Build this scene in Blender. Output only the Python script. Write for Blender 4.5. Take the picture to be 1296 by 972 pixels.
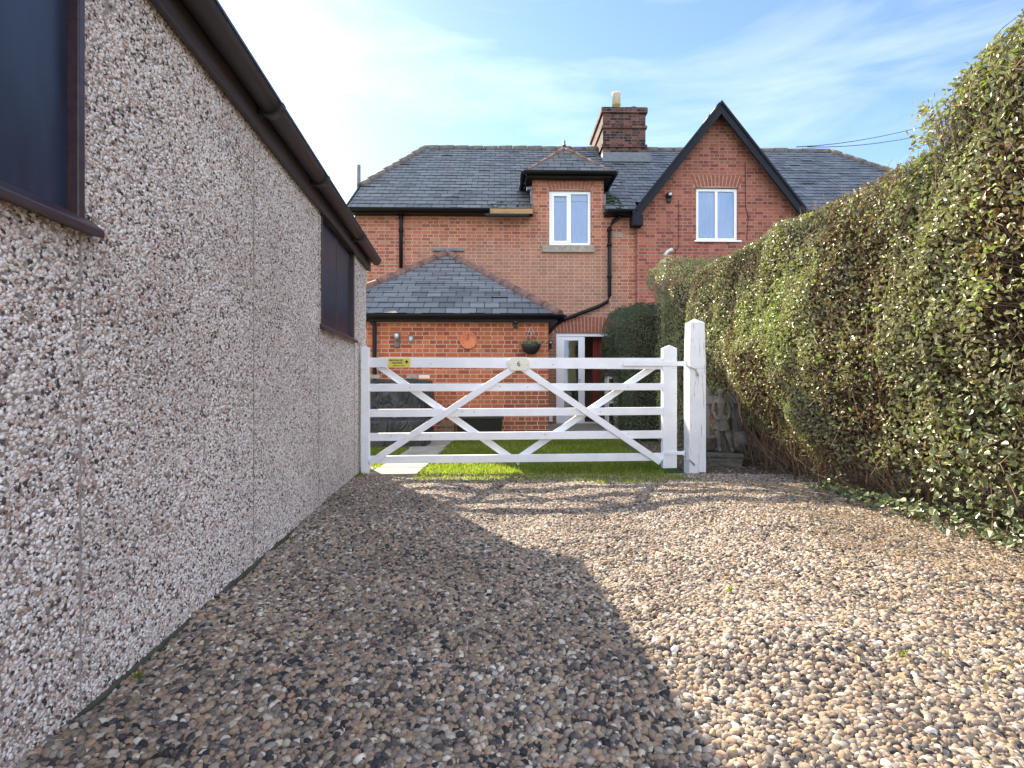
import bpy, math, random
import numpy as np
from math import sin, cos, pi, radians as R
from mathutils import Vector, Matrix
from mathutils.geometry import tessellate_polygon

for o in list(bpy.data.objects): bpy.data.objects.remove(o)
scene = bpy.context.scene
COL = scene.collection
random.seed(7); RNG = np.random.default_rng(11)

# ------------------------------------------------------------------ camera
F = 680.0; CX = 648.0; CY = 488.0; CH = 0.92
cam = bpy.data.cameras.new('camera'); camo = bpy.data.objects.new('camera', cam); COL.objects.link(camo)
camo.location = (0, 0, CH); camo.rotation_euler = (pi/2, 0, 0)
cam.sensor_width = 36; cam.lens = F/1296*36; cam.shift_y = 2/1296.0
cam.clip_start = 0.05; cam.clip_end = 3000
scene.camera = camo

# ------------------------------------------------------------------ light
SUN_V = Vector((252-648, 680, 488+16)).normalized()       # towards the sun
SUN_EL = math.asin(SUN_V.z); SUN_AZ = math.atan2(SUN_V.x, SUN_V.y)
w = bpy.data.worlds.new('World'); scene.world = w; w.use_nodes = True
nt = w.node_tree; nt.nodes.clear()
def wn(t): return nt.nodes.new(t)
sky = wn('ShaderNodeTexSky'); sky.sky_type = 'NISHITA'; sky.sun_disc = False
sky.sun_elevation = SUN_EL; sky.sun_rotation = SUN_AZ
sky.air_density = 1.0; sky.dust_density = 0.25; sky.ozone_density = 2.2; sky.altitude = 600
tc = wn('ShaderNodeTexCoord'); mp = wn('ShaderNodeMapping'); mp.inputs['Scale'].default_value = (1.0, 1.6, 5.5)
mp.inputs['Rotation'].default_value = (0.0, R(14), R(20))
nz = wn('ShaderNodeTexNoise'); nz.inputs['Scale'].default_value = 2.1; nz.inputs['Detail'].default_value = 7; nz.inputs['Roughness'].default_value = 0.56
nz.inputs['Distortion'].default_value = 0.5
cr = wn('ShaderNodeValToRGB'); cr.color_ramp.elements[0].position = 0.47; cr.color_ramp.elements[0].color = (0, 0, 0, 1)
cr.color_ramp.elements[1].position = 0.80; cr.color_ramp.elements[1].color = (0.5, 0.5, 0.5, 1)
mx = wn('ShaderNodeMixRGB'); mx.inputs['Color2'].default_value = (5.2, 5.6, 6.2, 1)
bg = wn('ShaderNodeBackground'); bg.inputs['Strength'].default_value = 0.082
out = wn('ShaderNodeOutputWorld')
L = nt.links.new
L(tc.outputs['Generated'], mp.inputs['Vector']); L(mp.outputs[0], nz.inputs['Vector']); L(nz.outputs['Fac'], cr.inputs[0])
L(cr.outputs[0], mx.inputs['Fac']); L(sky.outputs[0], mx.inputs['Color1'])
# unseen bright cloud bank added behind the camera to lift the shaded walls
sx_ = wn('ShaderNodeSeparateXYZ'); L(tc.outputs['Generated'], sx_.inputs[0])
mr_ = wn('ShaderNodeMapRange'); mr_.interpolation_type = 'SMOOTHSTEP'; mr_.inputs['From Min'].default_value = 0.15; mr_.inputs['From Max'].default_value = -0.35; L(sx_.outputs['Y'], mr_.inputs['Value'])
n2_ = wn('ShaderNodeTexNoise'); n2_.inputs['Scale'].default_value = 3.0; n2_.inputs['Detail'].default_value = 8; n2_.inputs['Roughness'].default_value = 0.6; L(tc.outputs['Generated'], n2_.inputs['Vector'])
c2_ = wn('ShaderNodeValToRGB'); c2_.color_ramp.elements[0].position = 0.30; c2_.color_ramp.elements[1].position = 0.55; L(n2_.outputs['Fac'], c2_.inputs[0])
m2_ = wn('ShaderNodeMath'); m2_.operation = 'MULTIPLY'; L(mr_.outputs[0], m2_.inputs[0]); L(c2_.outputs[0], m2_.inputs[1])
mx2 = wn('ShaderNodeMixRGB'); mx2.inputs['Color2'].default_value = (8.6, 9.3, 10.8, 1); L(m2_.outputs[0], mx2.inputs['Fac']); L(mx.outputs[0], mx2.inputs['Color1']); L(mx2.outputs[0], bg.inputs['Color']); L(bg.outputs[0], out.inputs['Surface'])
sl = bpy.data.lights.new('sun', 'SUN'); sl.energy = 4.7; sl.angle = R(0.5); sl.color = (1.0, 0.88, 0.69)
so = bpy.data.objects.new('sun', sl); COL.objects.link(so)
so.rotation_euler = (-SUN_V).to_track_quat('-Z', 'Y').to_euler(); so.location = (-5, 8, 12)
vs = scene.view_settings; vs.view_transform = 'Standard'; vs.look = 'None'; vs.exposure = 1.80; vs.gamma = 1
scene.render.engine = 'CYCLES'
scene.cycles.max_bounces = 8; scene.cycles.transparent_max_bounces = 12

# ------------------------------------------------------------------ helpers: materials
def mat(name):
    m = bpy.data.materials.new(name); m.use_nodes = True
    t = m.node_tree; b = t.nodes['Principled BSDF']
    return m, t, b
def N(t, kind, **kw):
    n = t.nodes.new(kind)
    for k, v in kw.items():
        k2 = k.replace('_', ' ')
        for s in n.inputs:
            if s.name == k2 or s.name == k: s.default_value = v; break
        else: setattr(n, k, v)
    return n
def ramp(t, stops, interp='LINEAR'):
    n = t.nodes.new('ShaderNodeValToRGB'); e = n.color_ramp.elements; n.color_ramp.interpolation = interp
    while len(e) < len(stops): e.new(0.5)
    for el, (p, c) in zip(e, stops): el.position = p; el.color = (*c, 1) if len(c) == 3 else c
    return n
def mixc(t, fac, a, b, blend='MIX'):
    n = t.nodes.new('ShaderNodeMixRGB'); n.blend_type = blend
    for s, v in ((n.inputs[0], fac), (n.inputs[1], a), (n.inputs[2], b)):
        if isinstance(v, bpy.types.NodeSocket): t.links.new(v, s)
        elif isinstance(v, (int, float)): s.default_value = v
        else: s.default_value = (*v, 1)
    return n.outputs[0]
def bump(t, b, h, strength=0.5, dist=0.01):
    n = t.nodes.new('ShaderNodeBump'); n.inputs['Strength'].default_value = strength; n.inputs['Distance'].default_value = dist
    t.links.new(h, n.inputs['Height']); t.links.new(n.outputs[0], b.inputs['Normal'])
def simple(name, col, rough=0.6, var=0.15, scale=12, bumps=0.0, spec=0.5, metallic=0, streak=False):
    m, t, b = mat(name)
    c = t.nodes.new('ShaderNodeTexCoord'); src = c.outputs['Object']
    if streak:
        mpn = t.nodes.new('ShaderNodeMapping'); mpn.inputs['Scale'].default_value = streak; t.links.new(src, mpn.inputs[0]); src = mpn.outputs[0]
    n = N(t, 'ShaderNodeTexNoise', Scale=scale, Detail=6.0, Roughness=0.6); t.links.new(src, n.inputs['Vector'])
    r = ramp(t, [(0.3, tuple(x*(1-var) for x in col)), (0.7, tuple(min(1, x*(1+var)) for x in col))])
    t.links.new(n.outputs['Fac'], r.inputs[0]); t.links.new(r.outputs[0], b.inputs['Base Color'])
    b.inputs['Roughness'].default_value = rough; b.inputs['Specular IOR Level'].default_value = spec; b.inputs['Metallic'].default_value = metallic
    if bumps: bump(t, b, n.outputs['Fac'], bumps, 0.004)
    return m

def brick_mat(name, c1, c2, c3, mortar, dark=0.3, zone=None):
    m, t, b = mat(name)
    uv = t.nodes.new('ShaderNodeUVMap').outputs[0]
    # slight irregularity of the courses
    nw = N(t, 'ShaderNodeTexNoise', Scale=6.0, Detail=3.0); t.links.new(uv, nw.inputs['Vector'])
    dm = t.nodes.new('ShaderNodeVectorMath'); dm.operation = 'MULTIPLY_ADD'; dm.inputs[1].default_value = (0.006, 0.006, 0)
    t.links.new(nw.outputs['Color'], dm.inputs[0]); t.links.new(uv, dm.inputs[2])
    br = N(t, 'ShaderNodeTexBrick', Scale=1.0); br.inputs['Brick Width'].default_value = 0.2; br.inputs['Row Height'].default_value = 0.075
    br.inputs['Mortar Size'].default_value = 0.0075; br.inputs['Mortar Smooth'].default_value = 0.3; br.inputs['Bias'].default_value = 0.0
    br.squash = 0.6; br.squash_frequency = 2
    br.inputs['Color1'].default_value = (0, 0, 0, 1); br.inputs['Color2'].default_value = (1, 1, 1, 1); br.inputs['Mortar'].default_value = (.5, .5, .5, 1)
    t.links.new(dm.outputs[0], br.inputs['Vector'])
    cr_ = ramp(t, [(0.0, tuple(x*(1-dark) for x in c1)), (0.25, c1), (0.6, c2), (1.0, c3)])
    t.links.new(br.outputs['Color'], cr_.inputs[0])
    big = N(t, 'ShaderNodeTexNoise', Scale=0.55, Detail=4.0, Roughness=0.6); t.links.new(uv, big.inputs['Vector'])
    bigr = ramp(t, [(0.35, (0.86, 0.9, 0.92)), (0.65, (1.12, 1.05, 1.0))]); t.links.new(big.outputs['Fac'], bigr.inputs[0])
    base = mixc(t, 1.0, cr_.outputs[0], bigr.outputs[0], 'MULTIPLY')
    if zone:                                # browner weathered area of brick, a stain with a shape of its own
        zc, zx0, zx1, zz0, zz1, amt = zone
        sp = t.nodes.new('ShaderNodeSeparateXYZ'); 
        zn = N(t, 'ShaderNodeTexNoise', Scale=1.3, Detail=4.0); t.links.new(uv, zn.inputs['Vector'])
        ad = t.nodes.new('ShaderNodeVectorMath'); ad.operation = 'MULTIPLY_ADD'; ad.inputs[1].default_value = (1.2, 1.2, 0)
        t.links.new(zn.outputs['Color'], ad.inputs[0]); t.links.new(uv, ad.inputs[2]); t.links.new(ad.outputs[0], sp.inputs[0])
        def smooth(o, a, b_):
            mr = t.nodes.new('ShaderNodeMapRange'); mr.interpolation_type = 'SMOOTHSTEP'
            mr.inputs['From Min'].default_value = a; mr.inputs['From Max'].default_value = b_
            t.links.new(o, mr.inputs['Value']); return mr.outputs[0]
        def mul(a_, b_):
            q = t.nodes.new('ShaderNodeMath'); q.operation = 'MULTIPLY'
            for s, v in zip(q.inputs, (a_, b_)):
                if isinstance(v, float): s.default_value = v
                else: t.links.new(v, s)
            return q.outputs[0]
        f_ = mul(mul(smooth(sp.outputs[0], zx0, zx0+.8), smooth(sp.outputs[0], zx1+.4, zx1-.3)), mul(smooth(sp.outputs[1], zz0, zz0+.5), smooth(sp.outputs[1], zz1+.6, zz1)))
        base = mixc(t, mul(f_, amt), base, zc)
    fine = N(t, 'ShaderNodeTexNoise', Scale=60.0, Detail=5.0); t.links.new(uv, fine.inputs['Vector'])
    finer = ramp(t, [(0.3, (0.8, 0.8, 0.8)), (0.7, (1.15, 1.15, 1.15))]); t.links.new(fine.outputs['Fac'], finer.inputs[0])
    base = mixc(t, 0.8, base, finer.outputs[0], 'MULTIPLY')
    mo = N(t, 'ShaderNodeTexNoise', Scale=3.0, Detail=4.0); t.links.new(uv, mo.inputs['Vector'])
    mor = ramp(t, [(0.3, tuple(x*0.7 for x in mortar)), (0.65, mortar)]); t.links.new(mo.outputs['Fac'], mor.inputs[0])
    col = mixc(t, br.outputs['Fac'], base, mor.outputs[0])
    t.links.new(col, b.inputs['Base Color']); b.inputs['Roughness'].default_value = 0.9; b.inputs['Specular IOR Level'].default_value = 0.2
    inv = t.nodes.new('ShaderNodeMath'); inv.operation = 'MULTIPLY_ADD'; inv.inputs[1].default_value = -1.0
    t.links.new(br.outputs['Fac'], inv.inputs[0]); t.links.new(fine.outputs['Fac'], inv.inputs[2])
    bump(t, b, inv.outputs[0], 0.6, 0.006)
    return m

def slate_mat(name, c1, c2, moss=(0.10, 0.12, 0.05), mossamt=0.35, lichen=0.3, row=0.24):
    m, t, b = mat(name)
    uv = t.nodes.new('ShaderNodeUVMap').outputs[0]
    br = N(t, 'ShaderNodeTexBrick', Scale=1.0); br.inputs['Brick Width'].default_value = 0.27; br.inputs['Row Height'].default_value = row
    br.inputs['Mortar Size'].default_value = 0.008; br.inputs['Mortar Smooth'].default_value = 0.2
    br.inputs['Color1'].default_value = (0, 0, 0, 1); br.inputs['Color2'].default_value = (1, 1, 1, 1); br.inputs['Mortar'].default_value = (0, 0, 0, 1)
    t.links.new(uv, br.inputs['Vector'])
    r = ramp(t, [(0.0, tuple(x*.7 for x in c1)), (0.3, c1), (1.0, c2)]); t.links.new(br.outputs['Color'], r.inputs[0])
    n1 = N(t, 'ShaderNodeTexNoise', Scale=1.6, Detail=7.0, Roughness=0.7); t.links.new(uv, n1.inputs['Vector'])
    r1 = ramp(t, [(0.5, (0, 0, 0)), (0.75, (mossamt,)*3)]); t.links.new(n1.outputs['Fac'], r1.inputs[0])
    c = mixc(t, r1.outputs[0], r.outputs[0], moss)
    n2 = N(t, 'ShaderNodeTexNoise', Scale=22.0, Detail=6.0, Roughness=0.75); t.links.new(uv, n2.inputs['Vector'])
    r2 = ramp(t, [(0.52, (0, 0, 0)), (0.7, (lichen,)*3)]); t.links.new(n2.outputs['Fac'], r2.inputs[0])
    c = mixc(t, r2.outputs[0], c, (0.22, 0.23, 0.2))
    c = mixc(t, br.outputs['Fac'], c, (0.012, 0.012, 0.014))
    t.links.new(c, b.inputs['Base Color']); b.inputs['Roughness'].default_value = 0.55
    inv = t.nodes.new('ShaderNodeMath'); inv.operation = 'MULTIPLY_ADD'; inv.inputs[1].default_value = -1.0
    t.links.new(br.outputs['Fac'], inv.inputs[0]); t.links.new(n2.outputs['Fac'], inv.inputs[2])
    bump(t, b, inv.outputs[0], 0.5, 0.006)
    return m

M = {}
M['brick'] = brick_mat('brick_red', (0.34, 0.115, 0.07), (0.42, 0.15, 0.09), (0.47, 0.19, 0.115), (0.50, 0.37, 0.29), 0.22,
                       zone=((0.33, 0.19, 0.125), -1.9, 3.0, 0.6, 4.3, 0.58))
M['brick_ext'] = brick_mat('brick_orange', (0.34, 0.095, 0.05), (0.44, 0.13, 0.06), (0.50, 0.165, 0.075), (0.58, 0.40, 0.30), 0.25,
                       zone=((0.22, 0.075, 0.045), 0.2, 1.9, 0.0, 1.3, 0.6))
M['brick_gable'] = brick_mat('brick_dark_red', (0.26, 0.082, 0.058), (0.35, 0.112, 0.074), (0.41, 0.145, 0.095), (0.38, 0.26, 0.21), 0.25)
M['brick_chimney'] = brick_mat('brick_chimney', (0.055, 0.032, 0.03), (0.11, 0.05, 0.043), (0.20, 0.08, 0.058), (0.16, 0.14, 0.125), 0.6)
M['slate'] = slate_mat('slate_grey', (0.12, 0.122, 0.125), (0.17, 0.172, 0.174), mossamt=0.5, lichen=0.5)
M['slate_blue'] = slate_mat('slate_blue', (0.10, 0.108, 0.125), (0.145, 0.157, 0.18), mossamt=0.15, lichen=0.25)
M['slate_ext'] = slate_mat('slate_extension', (0.125, 0.132, 0.142), (0.175, 0.185, 0.198), mossamt=0.3, lichen=0.5)
M['ridge_tile'] = simple('ridge_tile', (0.145, 0.125, 0.11), 0.85, 0.35, 9, 0.5)
M['ridge_red'] = simple('ridge_tile_red', (0.17, 0.095, 0.075), 0.85, 0.4, 9, 0.5)
M['black'] = simple('black_gutter', (0.007, 0.007, 0.009), 0.45, 0.3, 8, 0.1, spec=0.25)
M['barge'] = simple('bargeboard_navy', (0.010, 0.011, 0.018), 0.6, 0.2, 5, 0.1, spec=0.2)
M['upvc'] = simple('white_upvc', (0.86, 0.87, 0.90), 0.35, 0.03, 4)
M['stone'] = simple('sill_stone', (0.30, 0.27, 0.22), 0.9, 0.25, 14, 0.5)
M['lead'] = simple('lead_flashing', (0.13, 0.14, 0.155), 0.55, 0.25, 8, 0.3)
M['timber'] = simple('bare_timber', (0.36, 0.22, 0.10), 0.8, 0.25, 4, 0.3, streak=(1, 20, 20))
M['pot'] = simple('chimney_pot_clay', (0.72, 0.56, 0.44), 0.8, 0.12, 8, 0.2)
M['moss'] = simple('moss', (0.07, 0.09, 0.035), 0.95, 0.4, 20, 0.8)
M['curtain'] = simple('curtain_net', (0.80, 0.84, 0.90), 0.9, 0.06, 5)
M['interior'] = simple('interior_plaster', (0.62, 0.45, 0.32), 0.9, 0.1, 3)
M['interior_grey'] = simple('interior_grey', (0.28, 0.3, 0.34), 0.9, 0.1, 3)
M['curtain_red'] = simple('curtain_red', (0.27, 0.045, 0.04), 0.9, 0.15, 6)
M['dark'] = simple('dark_fittings', (0.02, 0.018, 0.017), 0.6, 0.3, 6)
M['fascia'] = simple('fascia_brown', (0.055, 0.036, 0.037), 0.55, 0.25, 3, 0.25, streak=(6, 1, 12))
M['gutter_brown'] = simple('gutter_brown', (0.036, 0.032, 0.035), 0.42, 0.3, 3, 0.12, streak=(5, 1, 5))
M['board'] = simple('boarded_window', (0.018, 0.025, 0.050), 0.33, 0.5, 2.2, 0.25, spec=0.4, streak=(1, 3, 0.8))
M['frame_brown'] = simple('window_frame_brown', (0.045, 0.026, 0.030), 0.35, 0.3, 6, 0.3, streak=(8, 1, 8))
M['roof_sheet'] = simple('garage_roof_sheet', (0.12, 0.12, 0.12), 0.8, 0.3, 4, 0.3)
M['terracotta'] = simple('terracotta', (0.62, 0.20, 0.09), 0.8, 0.12, 15, 0.4)
M['terracotta_dk'] = simple('terracotta_mark', (0.32, 0.08, 0.04), 0.8, 0.12, 15)
M['cover'] = simple('tarpaulin_cover', (0.022, 0.025, 0.026), 0.42, 0.25, 5, 0.3)
m_, t_, b_ = mat('creased_tarpaulin'); c_ = t_.nodes.new('ShaderNodeTexCoord').outputs['Object']
w_ = N(t_, 'ShaderNodeTexNoise', Scale=3.2, Detail=5.0, Roughness=0.55, Distortion=1.6); mp_ = t_.nodes.new('ShaderNodeMapping'); mp_.inputs['Scale'].default_value = (1.6, 1.6, .55); t_.links.new(c_, mp_.inputs[0]); t_.links.new(mp_.outputs[0], w_.inputs['Vector'])
b_.inputs['Base Color'].default_value = (0.03, 0.034, 0.035, 1); b_.inputs['Roughness'].default_value = 0.38; bump(t_, b_, w_.outputs['Fac'], 1.0, 0.16); M['cover'] = m_
M['cover_dk'] = simple('black_plastic', (0.009, 0.0095, 0.01), 0.4, 0.25, 5, 0.1)
M['steel'] = simple('dull_steel', (0.45, 0.45, 0.45), 0.4, 0.2, 10, metallic=0.7)
M['plaque'] = simple('plaque_cream', (0.74, 0.72, 0.60), 0.45, 0.05, 6)
M['ink'] = simple('ink_black', (0.015, 0.014, 0.012), 0.6, 0.1, 6)
M['yellow'] = simple('sign_yellow', (0.72, 0.60, 0.10), 0.5, 0.08, 12)
M['statue'] = simple('statue_stone', (0.12, 0.112, 0.095), 0.92, 0.4, 16, 0.9)
M['grey_wood'] = simple('weathered_wood', (0.16, 0.155, 0.155), 0.85, 0.3, 5, 0.6, streak=(6, 6, 1))
M['slab'] = simple('paving_slab', (0.31, 0.28, 0.24), 0.9, 0.2, 5, 0.5)
M['wire'] = simple('wire', (0.03, 0.03, 0.035), 0.6, 0.1, 3)
M['white_pole'] = simple('pole_grey_white', (0.55, 0.54, 0.52), 0.6, 0.15, 6)
M['bark'] = simple('hedge_wood', (0.17, 0.11, 0.068), 0.9, 0.45, 20, 0.6)
M['concrete'] = simple('mossy_concrete', (0.06, 0.06, 0.042), 0.95, 0.5, 12, 0.8)

# painted timber of the gate: flaking paint with a little bare grain
def paint_mat(name, wear=0.6):
    m, t, b = mat(name)
    c = t.nodes.new('ShaderNodeTexCoord').outputs['Object']
    n = N(t, 'ShaderNodeTexNoise', Scale=4.0, Detail=8.0, Roughness=0.65); t.links.new(c, n.inputs['Vector'])
    r = ramp(t, [(0.35, (0.76, 0.78, 0.82)), (0.6, (0.86, 0.87, 0.90))]); t.links.new(n.outputs['Fac'], r.inputs[0])
    mp_ = t.nodes.new('ShaderNodeMapping'); mp_.inputs['Scale'].default_value = (28, 28, 2.2) if 'post' in name else (2.2, 28, 28)
    t.links.new(c, mp_.inputs[0])
    g = N(t, 'ShaderNodeTexNoise', Scale=1.6, Detail=6.0, Roughness=0.7); t.links.new(mp_.outputs[0], g.inputs['Vector'])
    gr = ramp(t, [(wear, (0, 0, 0)), (wear+0.06, (1, 1, 1))]); t.links.new(g.outputs['Fac'], gr.inputs[0])
    col = mixc(t, gr.outputs[0], r.outputs[0], (0.36, 0.35, 0.34))
    t.links.new(col, b.inputs['Base Color']); b.inputs['Roughness'].default_value = 0.5
    bump(t, b, g.outputs['Fac'], 0.35, 0.004)
    return m
M['gate_paint'] = paint_mat('gate_paint', 0.66)
M['post_paint'] = paint_mat('post_paint', 0.58)

def glass_mat():
    m, t, b = mat('window_glass')
    t.nodes.remove(b)
    o = [n for n in t.nodes if n.type == 'OUTPUT_MATERIAL'][0]
    gl = t.nodes.new('ShaderNodeBsdfGlossy'); gl.inputs['Roughness'].default_value = 0.02; gl.inputs['Color'].default_value = (.9, .95, 1, 1)
    tr = t.nodes.new('ShaderNodeBsdfTransparent'); tr.inputs['Color'].default_value = (.66, .77, .90, 1)
    fr = t.nodes.new('ShaderNodeFresnel'); fr.inputs['IOR'].default_value = 1.9
    mxs = t.nodes.new('ShaderNodeMixShader')
    t.links.new(fr.outputs[0], mxs.inputs[0]); t.links.new(tr.outputs[0], mxs.inputs[1]); t.links.new(gl.outputs[0], mxs.inputs[2])
    t.links.new(mxs.outputs[0], o.inputs['Surface'])
    return m
M['glass'] = glass_mat()

# stones: colour differs stone by stone
def stone_mat(name, stops, rough=0.75, spec=0.3, patch=(0.66, 0.64, 0.62)):
    m, t, b = mat(name)
    at = t.nodes.new('ShaderNodeAttribute'); at.attribute_type = 'INSTANCER'; at.attribute_name = 'tone'
    r = ramp(t, stops); t.links.new(at.outputs['Fac'], r.inputs[0])
    c = t.nodes.new('ShaderNodeTexCoord').outputs['Object']
    n = N(t, 'ShaderNodeTexNoise', Scale=1.3, Detail=5.0, Roughness=0.7); t.links.new(c, n.inputs['Vector'])
    rr = ramp(t, [(0.3, (0.72, 0.72, 0.72)), (0.7, (1.2, 1.2, 1.2))]); t.links.new(n.outputs['Fac'], rr.inputs[0])
    col = mixc(t, 1.0, r.outputs[0], rr.outputs[0], 'MULTIPLY')
    ge = t.nodes.new('ShaderNodeNewGeometry'); n3 = N(t, 'ShaderNodeTexNoise', Scale=1.1, Detail=5.0, Roughness=0.65); t.links.new(ge.outputs['Position'], n3.inputs['Vector'])
    r3 = ramp(t, [(0.32, patch), (0.62, (1.08, 1.07, 1.05))]); t.links.new(n3.outputs['Fac'], r3.inputs[0])
    col = mixc(t, 1.0, col, r3.outputs[0], 'MULTIPLY')
    t.links.new(col, b.inputs['Base Color']); b.inputs['Roughness'].default_value = rough; b.inputs['Specular IOR Level'].default_value = spec
    return m
M['pebble'] = stone_mat('gravel_stone', [(0.0, (0.025, 0.025, 0.028)), (0.13, (0.075, 0.07, 0.075)), (0.25, (0.18, 0.145, 0.125)), (0.36, (0.38, 0.275, 0.185)),
        (0.46, (0.13, 0.125, 0.125)), (0.56, (0.44, 0.32, 0.21)), (0.66, (0.22, 0.20, 0.19)), (0.76, (0.42, 0.265, 0.175)), (0.86, (0.33, 0.30, 0.27)), (0.94, (0.56, 0.47, 0.37)), (1.0, (0.70, 0.66, 0.60))])
M['bark_chip'] = stone_mat('bark_chip', [(0.0, (0.05, 0.035, 0.025)), (0.6, (0.14, 0.10, 0.07)), (1.0, (0.28, 0.22, 0.17))])
M['chip'] = stone_mat('dash_chip', [(0.0, (0.03, 0.025, 0.03)), (0.10, (0.12, 0.085, 0.085)), (0.18, (0.45, 0.29, 0.23)), (0.30, (0.70, 0.62, 0.58)), (0.42, (0.42, 0.37, 0.37)),
        (0.54, (0.78, 0.73, 0.71)), (0.66, (0.60, 0.45, 0.37)), (0.74, (0.82, 0.79, 0.77)), (0.86, (0.66, 0.61, 0.60)), (1.0, (0.90, 0.89, 0.89))], 0.55, 0.45, (0.86, 0.83, 0.81))
M['soil'] = simple('gravel_bed', (0.07, 0.055, 0.045), 0.95, 0.5, 60, 0.9)
M['dash_bed'] = simple('dash_mortar', (0.32, 0.27, 0.25), 0.95, 0.4, 60, 0.9)

def ground_mat():
    m, t, b = mat('rough_grass_ground')
    c = t.nodes.new('ShaderNodeTexCoord').outputs['Object']
    n = N(t, 'ShaderNodeTexNoise', Scale=1.5, Detail=9.0, Roughness=0.7); t.links.new(c, n.inputs['Vector'])
    r = ramp(t, [(0.3, (0.035, 0.06, 0.015)), (0.55, (0.06, 0.10, 0.02)), (0.75, (0.12, 0.11, 0.05))]); t.links.new(n.outputs['Fac'], r.inputs[0])
    t.links.new(r.outputs[0], b.inputs['Base Color']); b.inputs['Roughness'].default_value = 1; bump(t, b, n.outputs['Fac'], 0.8, 0.05)
    return m
M['ground'] = ground_mat()

def leaf_mat(name, stops, rough=0.38, trans=0.25, spec=0.5):
    m, t, b = mat(name)
    at = t.nodes.new('ShaderNodeAttribute'); at.attribute_name = 'tone'
    r = ramp(t, stops); t.links.new(at.outputs['Fac'], r.inputs[0])
    t.links.new(r.outputs[0], b.inputs['Base Color']); b.inputs['Roughness'].default_value = rough; b.inputs['Specular IOR Level'].default_value = spec
    if trans:
        o = [n for n in t.nodes if n.type == 'OUTPUT_MATERIAL'][0]
        tl = t.nodes.new('ShaderNodeBsdfTranslucent'); t.links.new(mixc(t, 1.0, r.outputs[0], (1.3, 1.4, 0.7), 'MULTIPLY'), tl.inputs['Color'])
        ms = t.nodes.new('ShaderNodeMixShader'); ms.inputs[0].default_value = trans
        t.links.new(b.outputs[0], ms.inputs[1]); t.links.new(tl.outputs[0], ms.inputs[2]); t.links.new(ms.outputs[0], o.inputs['Surface'])
    return m
M['leaf'] = leaf_mat('hedge_leaf', [(0.0, (0.15, 0.085, 0.04)), (0.16, (0.24, 0.16, 0.08)), (0.22, (0.12, 0.12, 0.065)), (0.5, (0.25, 0.24, 0.135)), (0.75, (0.34, 0.335, 0.18)), (0.9, (0.32, 0.40, 0.11)), (1.0, (0.32, 0.42, 0.09))], 0.36, 0.2, 0.6)
M['leaf_dark'] = leaf_mat('yew_leaf', [(0.0, (0.05, 0.07, 0.04)), (0.5, (0.075, 0.11, 0.055)), (1.0, (0.12, 0.16, 0.08))], 0.45, 0.15)
M['ivy'] = leaf_mat('ivy_leaf', [(0.0, (0.05, 0.07, 0.03)), (0.6, (0.12, 0.15, 0.06)), (1.0, (0.26, 0.30, 0.15))], 0.35, 0.1)
M['grass'] = leaf_mat('grass_blade', [(0.0, (0.11, 0.14, 0.03)), (0.6, (0.24, 0.30, 0.05)), (1.0, (0.40, 0.42, 0.10))], 0.55, 0.5, 0.3)
M['straw'] = leaf_mat('dry_litter', [(0.0, (0.22, 0.15, 0.08)), (0.7, (0.42, 0.32, 0.18)), (1.0, (0.55, 0.45, 0.28))], 0.8, 0.1, 0.2)

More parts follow.
